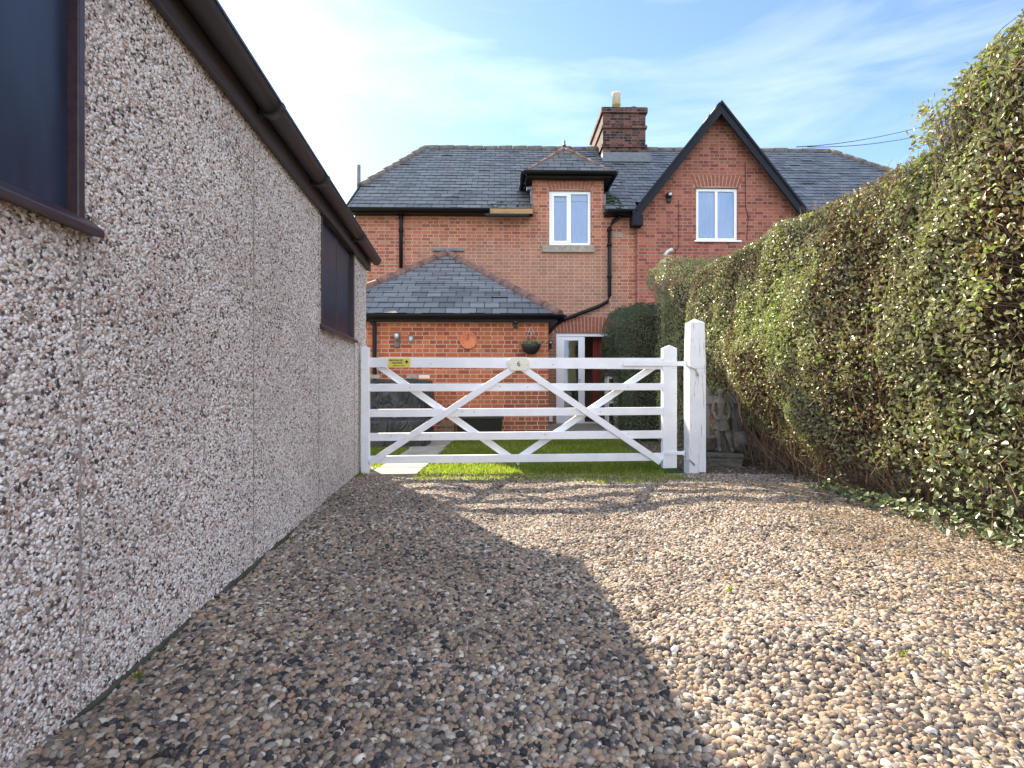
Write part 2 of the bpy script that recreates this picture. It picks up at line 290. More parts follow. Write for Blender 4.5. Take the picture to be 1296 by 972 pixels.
# ------------------------------------------------------------------ helpers: meshes
class MB:
    """collects shapes and links them as one mesh object"""
    def __init__(s): s.v = []; s.f = []; s.uv = []; s.sm = []
    def face(s, pts, uvs=None, smooth=False):
        i = len(s.v); s.v += [tuple(p) for p in pts]; s.f.append(tuple(range(i, i+len(pts))))
        if uvs is None:
            p = [Vector(q) for q in pts]
            n = Vector((0, 0, 0))
            for k in range(len(p)):
                a, b = p[k], p[(k+1) % len(p)]
                n += a.cross(b)
            n = n.normalized() if n.length > 1e-12 else Vector((0, 0, 1))
            if abs(n.z) > 0.95: uvs = [(q.x, q.y) for q in p]
            else:
                u = Vector((0, 0, 1)).cross(n).normalized(); vv = n.cross(u)
                if abs(n.x) > abs(n.y): pass
                uvs = [(q.dot(u), q.dot(vv)) for q in p]
        s.uv.append(uvs); s.sm.append(smooth)
    def box(s, x0, x1, y0, y1, z0, z1, mtx=None):
        c = [Vector((x, y, z)) for z in (z0, z1) for y in (y0, y1) for x in (x0, x1)]
        if mtx is not None: c = [mtx @ q for q in c]
        for q in ((0, 2, 3, 1), (4, 5, 7, 6), (0, 1, 5, 4), (2, 6, 7, 3), (0, 4, 6, 2), (1, 3, 7, 5)): s.face([c[k] for k in q])
        return s
    def prism(s, pts, a, b):
        """pts polygon, swept from offset a to offset b (vectors)"""
        a = Vector(a); b = Vector(b); n = len(pts); P0 = [Vector(p)+a for p in pts]; P1 = [Vector(p)+b for p in pts]
        s.face(P0[::-1]); s.face(P1)
        for i in range(n): s.face([P0[i], P0[(i+1) % n], P1[(i+1) % n], P1[i]])
        return s
    def bar(s, p0, p1, w_, d, up=(0, -1, 0)):
        """rectangular bar from p0 to p1; w_ across, d along 'up'"""
        p0 = Vector(p0); p1 = Vector(p1); t = (p1-p0).normalized(); u = Vector(up).normalized(); sd = t.cross(u).normalized(); u = sd.cross(t)
        q = [sd*w_/2+u*d/2, -sd*w_/2+u*d/2, -sd*w_/2-u*d/2, sd*w_/2-u*d/2]
        return s.prism(q, p0, p1)
    def tube(s, path, r, n=10, cap=True, a0=0, a1=2*pi, rr=None):
        path = [Vector(p) for p in path]; rings = []; up0 = Vector((0.013, 0.017, 1))
        for i, p in enumerate(path):
            t = (path[min(i+1, len(path)-1)]-path[max(i-1, 0)]).normalized()
            a = t.cross(up0); 
            if a.length < 0.05: a = t.cross(Vector((1, 0.01, 0)))
            a.normalize(); b = a.cross(t); ri = rr[i] if rr else r
            full = abs(a1-a0-2*pi) < 1e-6; m_ = n if full else n+1
            rings.append([p+(a*cos(a0+(a1-a0)*k/n)+b*sin(a0+(a1-a0)*k/n))*ri for k in range(m_)])
        m_ = len(rings[0]); full = abs(a1-a0-2*pi) < 1e-6
        for A, B in zip(rings, rings[1:]):
            for k in range(m_ if full else m_-1): s.face([A[k], A[(k+1) % m_], B[(k+1) % m_], B[k]], smooth=True)
        if cap: s.face(rings[0][::-1]); s.face(rings[-1])
        return s
    def lathe(s, prof, c=(0, 0, 0), n=20, axis='Z'):
        c = Vector(c); rings = []
        for r, h in prof:
            rings.append([c+(Vector((r*cos(2*pi*k/n), r*sin(2*pi*k/n), h)) if axis == 'Z' else Vector((r*cos(2*pi*k/n), -h, r*sin(2*pi*k/n)))) for k in range(n)])
        for A, B in zip(rings, rings[1:]):
            for k in range(n): s.face([A[k], A[(k+1) % n], B[(k+1) % n], B[k]], smooth=True)
        s.face(rings[0][::-1]); s.face(rings[-1]); return s
    def poly_holes(s, outer, holes, y):
        """facade polygon in x,z with holes at depth y facing -y"""
        loops = [[Vector((p[0], p[1], 0)) for p in outer]]+[[Vector((p[0], p[1], 0)) for p in h] for h in holes]
        flat = [p for l in loops for p in l]
        for t in tessellate_polygon(loops):
            a, b, c = (flat[k] for k in t)
            if (b-a).cross(c-a).z < 0: b, c = c, b
            pts = [(q.x, y, q.y) for q in (a, b, c)]
            s.face(pts, [(q[0], q[2]) for q in pts])
        return s
    def build(s, name, m, parent=None, loc=None, bevel=0):
        me = bpy.data.meshes.new(name)
        # weld for smooth faces
        key = {}; vv = []; idx = []
        for p in s.v:
            k = (round(p[0], 5), round(p[1], 5), round(p[2], 5))
            if k not in key: key[k] = len(vv); vv.append(p)
            idx.append(key[k])
        ff = []; uu = []; sm = []
        for f, u, q in zip(s.f, s.uv, s.sm):
            g = [idx[i] for i in f]; h = []; hu = []
            for a, b in zip(g, u):
                if a not in h: h.append(a); hu.append(b)
            if len(h) >= 3: ff.append(h); uu.append(hu); sm.append(q)
        me.from_pydata(vv, [], ff)
        ul = me.uv_layers.new(name='UVMap')
        flat = [c for u in uu for p in u for c in p]
        if len(flat) == 2*len(me.loops): ul.data.foreach_set('uv', flat)
        me.polygons.foreach_set('use_smooth', sm)
        me.materials.append(m)
        me.update()
        o = bpy.data.objects.new(name, me); COL.objects.link(o)
        if parent is not None: o.parent = parent
        if loc is not None: o.location = loc
        if bevel:
            bv = o.modifiers.new('bevel', 'BEVEL'); bv.width = bevel; bv.segments = 2; bv.limit_method = 'ANGLE'; bv.angle_limit = R(40)
        return o
def tag(o, label=None, cat=None, group=None, kind=None):
    if label: o['label'] = label
    if cat: o['category'] = cat
    if group: o['group'] = group
    if kind: o['kind'] = kind
    return o
def empty(name, loc, rz=0, label=None, cat=None, group=None):
    o = bpy.data.objects.new(name, None); COL.objects.link(o); o.location = loc; o.rotation_euler = (0, 0, rz); o.empty_display_size = 0.2
    return tag(o, label, cat, group)
def copy_tree(o, parent=None):
    c = o.copy(); COL.objects.link(c); c.parent = parent
    for ch in [q for q in bpy.data.objects if q.parent == o]: copy_tree(ch, c)
    return c
class Frame:
    def __init__(s, loc, deg): s.o = Vector(loc); s.a = R(deg)
    def px(s, x, y, yl=0.0):
        """point on the plane local-y = yl that the photograph shows at pixel x,y -> local (x, z)"""
        d = Vector(((x-CX)/F, 1, (CY-y)/F)); o = Vector((0, 0, CH))
        n = Vector((-sin(s.a), cos(s.a), 0)); t = (yl-(o-s.o).dot(n))/d.dot(n); p = o+d*t-s.o
        return (p.x*cos(s.a)+p.y*sin(s.a), p.z)
    def side(s, x, y, xl):
        """same on the plane local-x = xl -> local (y, z)"""
        d = Vector(((x-CX)/F, 1, (CY-y)/F)); o = Vector((0, 0, CH))
        n = Vector((cos(s.a), sin(s.a), 0)); t = (xl-(o-s.o).dot(n))/d.dot(n); p = o+d*t-s.o
        return (-p.x*sin(s.a)+p.y*cos(s.a), p.z)
    def world(s, x, y, z): return Vector((s.o.x+x*cos(s.a)-y*sin(s.a), s.o.y+x*sin(s.a)+y*cos(s.a), z))
def text_part(txt, size, m, parent, loc, name, bold=0.0, extr=0.001, align='CENTER', font_sx=1.0):
    cu = bpy.data.curves.new('t', 'FONT'); cu.body = txt; cu.size = size; cu.extrude = extr; cu.align_x = align; cu.align_y = 'CENTER'; cu.offset = bold
    to = bpy.data.objects.new('t', cu); COL.objects.link(to)
    bpy.context.view_layer.update()
    me = bpy.data.meshes.new_from_object(to.evaluated_get(bpy.context.evaluated_depsgraph_get()))
    bpy.data.objects.remove(to); bpy.data.curves.remove(cu)
    me.transform(Matrix.Rotation(pi/2, 4, 'X') @ Matrix.Diagonal((font_sx, 1, 1, 1))); me.materials.clear(); me.materials.append(m); me.name = name
    o = bpy.data.objects.new(name, me); COL.objects.link(o); o.parent = parent; o.location = loc
    return o
def np_mesh(name, V, Fq, tone, m, parent=None, smooth=False):
    """V (n,3), Fq (f,k) all faces with k corners, tone per face"""
    me = bpy.data.meshes.new(name); k = Fq.shape[1]
    me.vertices.add(len(V)); me.vertices.foreach_set('co', V.astype(np.float32).ravel())
    me.loops.add(Fq.size); me.loops.foreach_set('vertex_index', Fq.astype(np.int32).ravel())
    me.polygons.add(len(Fq)); me.polygons.foreach_set('loop_start', np.arange(0, Fq.size, k, dtype=np.int32))
    me.update(calc_edges=True)
    if tone is not None:
        a = me.attributes.new('tone', 'FLOAT', 'FACE'); a.data.foreach_set('value', tone.astype(np.float32))
    me.polygons.foreach_set('use_smooth', np.full(len(Fq), smooth))
    me.materials.append(m); me.validate()
    o = bpy.data.objects.new(name, me); COL.objects.link(o)
    if parent is not None: o.parent = parent
    return o
# cheap smooth value noise in numpy
_tab = RNG.random((64, 64, 64))
def vnoise(p):
    i = np.floor(p).astype(int); f = p-i; f = f*f*(3-2*f); i &= 63; j = (i+1) & 63
    def g(a, b, c): return _tab[a, b, c]
    x0, y0, z0 = i.T; x1, y1, z1 = j.T; fx, fy, fz = f.T
    c00 = g(x0, y0, z0)*(1-fx)+g(x1, y0, z0)*fx; c10 = g(x0, y1, z0)*(1-fx)+g(x1, y1, z0)*fx
    c01 = g(x0, y0, z1)*(1-fx)+g(x1, y0, z1)*fx; c11 = g(x0, y1, z1)*(1-fx)+g(x1, y1, z1)*fx
    return (c00*(1-fy)+c10*fy)*(1-fz)+(c01*(1-fy)+c11*fy)*fz

# ------------------------------------------------------------------ ground, gravel, lawn
GA = 5.46; GF = Frame((0, 0, 0), GA)                       # garage / driveway frame
g = MB(); g.face([(-900, -900, -0.06), (900, -900, -0.06), (900, 900, -0.06), (-900, 900, -0.06)])
tag(g.build('ground', M['ground']), kind='structure')

def stones_gn(obj, density, smin, smax, flat, m, seed, sink=0.42, rough=0.25, normal_align=False, sub=3, maskfar=None):
    ng = bpy.data.node_groups.new('scatter_stones', 'GeometryNodeTree')
    ng.interface.new_socket('Geometry', in_out='INPUT', socket_type='NodeSocketGeometry'); ng.interface.new_socket('Geometry', in_out='OUTPUT', socket_type='NodeSocketGeometry')
    n = ng.nodes; l = ng.links.new
    gi = n.new('NodeGroupInput'); go = n.new('NodeGroupOutput')
    dp = n.new('GeometryNodeDistributePointsOnFaces'); dp.distribute_method = 'RANDOM'; dp.inputs['Density'].default_value = density; dp.inputs['Seed'].default_value = seed
    l(gi.outputs[0], dp.inputs['Mesh'])
    jn = n.new('GeometryNodeJoinGeometry')
    for k in range(7):                                     # seven pebble shapes
        ic = n.new('GeometryNodeMeshIcoSphere'); ic.inputs['Radius'].default_value = 0.5; ic.inputs['Subdivisions'].default_value = sub
        nz = n.new('ShaderNodeTexNoise'); nz.noise_dimensions = '4D'; nz.inputs['W'].default_value = k*3.7+seed; nz.inputs['Scale'].default_value = 1.3; nz.inputs['Detail'].default_value = 1.5
        sb = n.new('ShaderNodeVectorMath'); sb.operation = 'SUBTRACT'; sb.inputs[1].default_value = (.5, .5, .5)
        sc = n.new('ShaderNodeVectorMath'); sc.operation = 'SCALE'; sc.inputs['Scale'].default_value = rough*3
        sp = n.new('GeometryNodeSetPosition'); l(ic.outputs[0], sp.inputs['Geometry']); l(nz.outputs['Color'], sb.inputs[0]); l(sb.outputs[0], sc.inputs[0]); l(sc.outputs[0], sp.inputs['Offset'])
        tf = n.new('GeometryNodeTransform'); rk = random.Random(k+seed); tf.inputs['Scale'].default_value = (rk.uniform(.95, 1.35), rk.uniform(.72, .95), rk.uniform(flat*.8, flat*1.25))
        l(sp.outputs[0], tf.inputs['Geometry'])
        ss = n.new('GeometryNodeSetShadeSmooth'); l(tf.outputs[0], ss.inputs['Geometry'])
        sm = n.new('GeometryNodeSetMaterial'); sm.inputs['Material'].default_value = m; l(ss.outputs[0], sm.inputs['Geometry'])
        g2 = n.new('GeometryNodeGeometryToInstance'); l(sm.outputs[0], g2.inputs[0]); l(g2.outputs[0], jn.inputs[0])
    ip = n.new('GeometryNodeInstanceOnPoints'); ip.inputs['Pick Instance'].default_value = True
    l(dp.outputs['Points'], ip.inputs['Points']); l(jn.outputs[0], ip.inputs['Instance'])
    rv = n.new('FunctionNodeRandomValue'); rv.data_type = 'FLOAT'
    ri = n.new('FunctionNodeRandomValue'); ri.data_type = 'INT'
    for s_ in ri.inputs:
        if s_.type == 'INT' and s_.name == 'Min': s_.default_value = 0
        if s_.type == 'INT' and s_.name == 'Max': s_.default_value = 6
    l([s_ for s_ in ri.outputs if s_.type == 'INT'][0], ip.inputs['Instance Index'])
    fl = [s_ for s_ in rv.inputs if s_.type == 'VALUE']
    fl[0].default_value = 0.0; fl[1].default_value = 1.0; rv.inputs['Seed'].default_value = 5
    pw = n.new('ShaderNodeMath'); pw.operation = 'POWER'; pw.inputs[1].default_value = 1.7; l([s_ for s_ in rv.outputs if s_.type == 'VALUE'][0], pw.inputs[0])
    ma = n.new('ShaderNodeMath'); ma.operation = 'MULTIPLY_ADD'; ma.inputs[1].default_value = smax-smin; ma.inputs[2].default_value = smin; l(pw.outputs[0], ma.inputs[0])
    l(ma.outputs[0], ip.inputs['Scale'])
    rr = n.new('FunctionNodeRandomValue'); rr.data_type = 'FLOAT_VECTOR'
    vi = [s_ for s_ in rr.inputs if s_.type == 'VECTOR']; tilt = 0.55
    vi[0].default_value = (-tilt, -tilt, 0); vi[1].default_value = (tilt, tilt, 6.283); rr.inputs['Seed'].default_value = 9
    er = n.new('FunctionNodeEulerToRotation'); l([s_ for s_ in rr.outputs if s_.type == 'VECTOR'][0], er.inputs[0])
    rt = n.new('FunctionNodeRotateRotation'); rt.rotation_space = 'LOCAL'
    l(dp.outputs['Rotation'], rt.inputs[0]); l(er.outputs[0], rt.inputs[1]); l(rt.outputs[0], ip.inputs['Rotation'])
    rt2 = n.new('FunctionNodeRandomValue'); rt2.data_type = 'FLOAT'; fl2 = [s_ for s_ in rt2.inputs if s_.type == 'VALUE']; fl2[0].default_value = 0; fl2[1].default_value = 1; rt2.inputs['Seed'].default_value = 77
    st = n.new('GeometryNodeStoreNamedAttribute'); st.data_type = 'FLOAT'; st.domain = 'INSTANCE'; st.inputs['Name'].default_value = 'tone'
    l(ip.outputs[0], st.inputs['Geometry']); l([s_ for s_ in rt2.outputs if s_.type == 'VALUE'][0], [s_ for s_ in st.inputs if s_.type == 'VALUE'][0])
    # raise / lower each stone a little along the surface normal
    ti = n.new('GeometryNodeTranslateInstances'); rz = n.new('FunctionNodeRandomValue'); rz.data_type = 'FLOAT_VECTOR'; vz = [s_ for s_ in rz.inputs if s_.type == 'VECTOR']
    vz[0].default_value = (0, 0, -sink*smax); vz[1].default_value = (0, 0, sink*smax*0.9); rz.inputs['Seed'].default_value = 31
    l(st.outputs[0], ti.inputs['Instances']); l([s_ for s_ in rz.outputs if s_.type == 'VECTOR'][0], ti.inputs['Translation'])
    j2 = n.new('GeometryNodeJoinGeometry'); l(gi.outputs[0], j2.inputs[0]); l(ti.outputs[0], j2.inputs[0]); l(j2.outputs[0], go.inputs[0])
    md = obj.modifiers.new('stones', 'NODES'); md.node_group = ng

def gravel_h(x, y):
    p = np.stack([x*1.1, y*1.1, np.zeros_like(x)], 1); q = np.stack([x*3.1+9, y*3.1, np.zeros_like(x)+4.3], 1)
    q2 = np.stack([x*9+3, y*9, np.zeros_like(x)+7.1], 1)
    h = (vnoise(p)-.5)*0.07+(vnoise(q)-.5)*0.04+(vnoise(q2)-.5)*0.022
    side_ = np.clip((x-1.9)/1.2, 0, 1)*0.05*np.clip((4.6-y)/2, 0, 1)
    return h*np.clip((5.5-y)/1.2, 0.15, 1)+side_
def gravel_sheet(name, x0, x1, y0, y1, step):
    nx = int((x1-x0)/step)+1; ny = int((y1-y0)/step)+1
    X, Y = np.meshgrid(np.linspace(x0, x1, nx), np.linspace(y0, y1, ny)); x = X.ravel(); y = Y.ravel()
    V = np.stack([x, y, gravel_h(x, y)], 1)
    i = np.arange(nx*ny).reshape(ny, nx); Q = np.stack([i[:-1, :-1].ravel(), i[:-1, 1:].ravel(), i[1:, 1:].ravel(), i[1:, :-1].ravel()], 1)
    return np_mesh(name, V, Q, None, M['soil'], smooth=True)
gr = gravel_sheet('gravel', -1.75, 4.4, -0.4, 5.56, 0.05)
bed = gravel_sheet('earth_bed', 1.86, 4.6, 5.561, 8.6, 0.2); tag(bed, kind='structure')
stones_gn(bed, 900, 0.01, 0.04, 0.5, M['bark_chip'], 6)
tag(gr, 'rounded tan, brown and grey gravel stones spread over the driveway', 'gravel', kind='stuff')
stones_gn(gr, 10500, 0.009, 0.029, 0.74, M['pebble'], 3, rough=0.16)
far = gravel_sheet('driveway', -6, 8, -9, -0.404, 0.25); tag(far, kind='structure')
stones_gn(far, 500, 0.02, 0.045, 0.62, M['pebble'], 4)

# lawn bed and blades
def sheet(name, pts, m, z, kind='structure'):
    b = MB(); b.face([(x, y, z) for x, y in pts]); return tag(b.build(name, m), kind=kind)
sheet('lawn_bed', [(-6, 5.3), (6.5, 5.3), (6.5, 14), (-6, 14)], M['ground'], -0.012)
nb = 62000
bx = RNG.uniform(-2.3, 3.1, nb); by = RNG.uniform(5.0, 9.74, nb); by = np.where((bx > 1.75+.15*np.sin(by*3)) , 50, by)
edge = 5.25+0.16*(vnoise(np.stack([bx*2.5, by*0, by*0], 1))-.5)*2 - 0.25*np.clip((bx-0.3)/1.4, 0, 1)*(bx < 2.4)
keep = (by < 11) & (by > edge+RNG.exponential(0.05, nb)*0-RNG.exponential(0.07, nb)*(RNG.random(nb) < .3)) & ~((bx > -1.47) & (bx < -0.97) & (RNG.random(nb) < 0.965))
bx = bx[keep]; by = by[keep]; nb = len(bx)
hh = RNG.uniform(.02, .05, nb); an = RNG.uniform(0, 2*pi, nb); wv = RNG.uniform(.0025, .005, nb); ln = RNG.normal(0, .018, (nb, 2))
dx = np.cos(an)*wv; dy = np.sin(an)*wv
V = np.zeros((nb, 4, 3)); V[:, 0] = np.stack([bx-dx, by-dy, np.full(nb, -.01)], 1); V[:, 1] = np.stack([bx+dx, by+dy, np.full(nb, -.01)], 1)
V[:, 2] = np.stack([bx+ln[:, 0]+dx*.3, by+ln[:, 1]+dy*.3, hh], 1); V[:, 3] = np.stack([bx+ln[:, 0]*.5-dx*.8, by+ln[:, 1]*.5-dy*.8, hh*.6], 1)
tone = np.clip(RNG.normal(.5, .2, nb)+.3*(vnoise(np.stack([bx*2, by*2, by*0], 1))-.5), 0, 1)
tag(np_mesh('grass', V.reshape(-1, 3), np.arange(nb*4).reshape(nb, 4), tone, M['grass']), 'short mown green lawn grass behind the white gate', 'grass', kind='stuff')
# paving slabs across the lawn
b = MB(); yy = 5.45; k = 0
while yy < 9.3:
    j = 0.015*sin(k*2.1); b.box(-1.47+j, -0.97+j, yy, yy+0.44, -0.02, 0.024+0.004*sin(k*1.7)); yy += 0.455; k += 1
b.box(-2.0, -1.50, 5.55, 5.98, -0.02, 0.02)
tag(b.build('path', M['slab'], bevel=0.006), kind='structure')
b = MB(); b.box(-0.2, 3.4, 9.72, 12.2, -0.03, 0.075)
tag(b.build('patio', M['slab'], bevel=0.01), kind='structure')

# ------------------------------------------------------------------ garage
garage = empty('garage', GF.world(-1.05, 2.0, 0), R(GA), 'grey pebble-dashed concrete garage along the left of the drive, with boarded windows', 'garage')
def gl(u, v): return (u+1.05, v-2.0)                      # garage frame -> local
WV0, WV1 = -1.6, 6.1; WH = 2.24; W1 = (0.36, 1.60); W2 = (4.16, 5.40); SILL = 1.37
y0, y1 = WV0-2, WV1-2
wa = [W1[0]-2, W1[1]-2]; wb = [W2[0]-2, W2[1]-2]
b = MB()
def wq(ya, yb, za, zb): b.face([(0, ya, za), (0, yb, za), (0, yb, zb), (0, ya, zb)])
for ya, yb, za, zb in ((y0, wa[0], 0, WH), (wa[0], wa[1], 0, SILL), (wa[1], wb[0], 0, WH), (wb[0], wb[1], 0, SILL), (wb[1], y1, 0, WH)):
    wq(ya, yb, za, zb)
fw = b.build('wall', M['dash_bed'], garage)
stones_gn(fw, 21500, 0.0065, 0.0150, 0.60, M['chip'], 8, sink=0.16, rough=0.24, sub=2)
b = MB(); b.box(-2.9, -0.012, y1-0.1, y1, 0, WH); b.box(-2.9, -2.8, y0, y1-0.1, 0, WH); b.box(-2.8, -0.012, y0, y0+.1, 0, WH)
b.prism([(-2.9, 0, WH), (-0.012, 0, WH), (-1.45, 0, WH+0.5)], (0, y1-0.1, 0), (0, y1, 0))
b.build('wall', M['dash_bed'], garage)
for v in (1.62-0.03, 2.84, 4.10, 5.44):
    zt = WH if v not in () else SILL
    MB().box(0.000, 0.0062, v-2-.0022, v-2+.0022, 0.02, zt).build('panel_joint', M['dash_bed'], garage)
b = MB(); b.box(-2.95, 0.014, y0-.02, y1+.02, -.05, 0.018); b.build('plinth', M['concrete'], garage, bevel=0.008)
for (a, c), first in ((wa, 1), (wb, 0)):
    f = MB(); fr = 0.026
    f.box(-0.05, 0.012, a, a+fr, SILL, WH); f.box(-0.05, 0.012, c-fr, c, SILL, WH)
    f.box(-0.05, -0.002, a+fr, c-fr, WH-.02, WH)
    if not first:
        mid = (a+c)/2; f.box(-0.03, -0.012, mid-.010, mid+.010, SILL, WH-.0201)
    fo = f.build('window', M['frame_brown'], garage, bevel=0.004)
    p = MB()
    nn = 1 if first else 2
    for q in range(nn):
        ya = a+fr+(c-a-2*fr)/nn*q; yb = a+fr+(c-a-2*fr)/nn*(q+1)
        pp = MB().box(-0.032, -0.018-(0.003*q), ya+.001, yb-.001, SILL+.02, WH); pp.build('board', M['board'], fo)
    s_ = MB().prism([(-0.05, 0, SILL-.012), (0.045, 0, SILL-.035), (0.045, 0, SILL-.012), (0.0, 0, SILL+.022), (-0.05, 0, SILL+.024)], (0, a-.03, 0), (0, c+.03, 0)); s_.build('sill', M['frame_brown'], fo, bevel=0.004)
b = MB(); b.box(0.0145, 0.040, y0-.1, y1+.06, 2.205, 2.36); b.build('fascia', M['fascia'], garage, bevel=0.003)
# half-round gutter with lip, joined by clips
b = MB(); cx, cz, r_ = 0.098, 2.335, 0.056
def arc(r): return [Vector((cx+r*cos(pi+pi*k/10), 0, cz+r*sin(pi+pi*k/10))) for k in range(11)]
outer = arc(r_); inner = arc(r_-.004)
A, B_ = y0-.1, y1+.10
for k in range(10):
    b.face([outer[k]+Vector((0, A, 0)), outer[k+1]+Vector((0, A, 0)), outer[k+1]+Vector((0, B_, 0)), outer[k]+Vector((0, B_, 0))], smooth=True)
    b.face([inner[k+1]+Vector((0, A, 0)), inner[k]+Vector((0, A, 0)), inner[k]+Vector((0, B_, 0)), inner[k+1]+Vector((0, B_, 0))], smooth=True)
b.box(cx+r_-.006, cx+r_+.004, A, B_, cz-.004, cz+.008); b.box(cx-r_-.002, cx-r_+.006, A, B_, cz-.002, cz+.010)
b.face([p+Vector((0, B_, 0)) for p in outer]); b.build('gutter', M['gutter_brown'], garage)
for pxx in (350, 410, 458):
    v, _ = GF.side(pxx, 200, -1.05+cx+0.03); yb_ = v-2
    c_ = MB(); o2 = arc(r_+.013)
    for k in range(10):
        a_, d_ = o2[k], o2[k+1]; i_, j_ = outer[k], outer[k+1]; e0 = Vector((0, yb_-.022, 0)); e1 = Vector((0, yb_+.022, 0))
        c_.face([a_+e0, d_+e0, d_+e1, a_+e1]); c_.face([a_+e0, i_+e0, j_+e0, d_+e0]); c_.face([a_+e1, d_+e1, j_+e1, i_+e1])
    c_.box(0.0405, 0.056, yb_-.022, yb_+.022, cz-.065, cz-.012)
    c_.build('gutter_clip', M['gutter_brown'], garage)
b = MB()                                                   # corrugated sheet roof
nn = 64; zs = lambda u: 2.375+(0.06-u)*0.34
for k in range(nn):
    ya = y0-.12+(y1-y0+.24)*k/nn; yb2 = y0-.12+(y1-y0+.24)*(k+1)/nn; za = .018*sin(k*pi/2); zb = .018*sin((k+1)*pi/2)
    for u0, u1, h0, h1 in ((0.085, -1.45, 2.375, 2.375+.52), (-1.45, -3.0, 2.375+.52, 2.375)):
        b.face([(u0, ya, h0+za), (u0, yb2, h0+zb), (u1, yb2, h1+zb), (u1, ya, h1+za)]); b.face([(u0, yb2, h0+zb-.02), (u0, ya, h0+za-.02), (u1, ya, h1+za-.02), (u1, yb2, h1+zb-.02)])
b.build('roof', M['roof_sheet'], garage)
b = MB(); 
for u0, u1, h0, h1 in ((0.04, -1.45, 2.345, 2.345+.50), (-1.451, -2.95, 2.345+.50, 2.345)):
    b = MB(); b.prism([(u0, 0, h0-.14), (u0, 0, h0), (u1, 0, h1), (u1, 0, h1-.14)], (0, y1+.066, 0), (0, y1+.09, 0)); b.build('bargeboard', M['fascia'], garage)

# ------------------------------------------------------------------ house
HA = 1.2; HF = Frame((0, 11.93, 0), HA)
house = empty('brick_house', (0, 11.93, 0), R(HA), 'red brick semi-detached cottages with slate roof, dark-edged gable and chimney beyond the gate', 'house')
P = HF.px
def rect(x0, yb, x1, yt, yl=0.0):
    a = P(x0, yb, yl); c = P(x1, yt, yl); return a[0], c[0], a[1], c[1]        # x0,x1,z0,z1
XL = P(449, 300)[0]; XR = P(1050, 188, 3.9)[0]+1.0
EZ = P(600, 264, -0.22)[1]                               # eave height at overhang
D0 = P(674, 300)[0]; D1 = P(764, 300)[0]; DT = P(700, 221)[1]
dw = rect(695, 310.5, 748, 241.5); DR = rect(704, 542, 775, 421.5); DR = (DR[0], DR[1]+0.25, 0.075, DR[3])
G0 = P(806, 300, -.08)[0]; G1 = P(1020, 300, -.08)[0]; GC = (G0+G1)/2
gw = rect(881, 304.5, 934, 238, -.08)
ext_x = P(697, 300)[0]
def rp(q): return [(q[0], q[2]), (q[1], q[2]), (q[1], q[3]), (q[0], q[3])]
b = MB()
b.poly_holes([(XL, 0), (G0, 0), (G0, EZ), (D1, EZ), (D1, DT), (D0, DT), (D0, EZ), (XL, EZ)], [rp(dw), rp(DR)], 0.0)
def reveal(b, q, y, d=0.11, sides='LRTB'):
    x0, x1, z0, z1 = q
    b.face([(x0, y, z0), (x0, y, z1), (x0, y+d, z1), (x0, y+d, z0)][::-1]); b.face([(x1, y, z0), (x1, y, z1), (x1, y+d, z1), (x1, y+d, z0)])
    b.face([(x0, y, z1), (x1, y, z1), (x1, y+d, z1), (x0, y+d, z1)][::-1]); b.face([(x0, y, z0), (x1, y, z0), (x1, y+d, z0), (x0, y+d, z0)])
reveal(b, dw, 0); reveal(b, DR, 0)
b.face([(XL, 7.9, 0), (XL, 0, 0), (XL, 0, EZ), (XL, 1.0, EZ+.8), (XL, 6.8, EZ+.8), (XL, 7.9, EZ)])
b.face([(D0, 1.4, DT), (D0, 1.4, EZ), (D0, 0, EZ), (D0, 0, DT)]); b.face([(D1, 0, DT), (D1, 0, EZ), (D1, 1.4, EZ), (D1, 1.4, DT)])
b.face([(XR, 7.9, 0), (XL, 7.9, 0), (XL, 7.9, EZ), (XR, 7.9, EZ)])
b.build('wall', M['brick'], house)
GZ = P(804, 268, -.3)[1]; GAP = P(915, 131, -.3)[1]
slope = (GAP-GZ)/(P(1021, 262, -.3)[0]-P(803, 262, -.3)[0])*2
gtop = GAP-0.10
b = MB(); zf = gtop-slope*(GC-G0)
b.poly_holes([(G0, 0), (XR, 0), (XR, zf-.2), (G1, zf-.2), (G1, zf), (GC, gtop), (G0, zf)], [rp(gw)], -.08)
reveal(b, gw, -.08)
b.face([(G0, 0.0, 0), (G0, -.08, 0), (G0, -.08, zf), (G0, 0.0, zf)])
b.face([(XR, -.08, 0), (XR, 7.9, 0), (XR, 7.9, EZ), (XR, 6.8, EZ+.8), (XR, 1.0, EZ+.8), (XR, -.08, EZ)])
b.build('wall', M['brick_gable'], house)

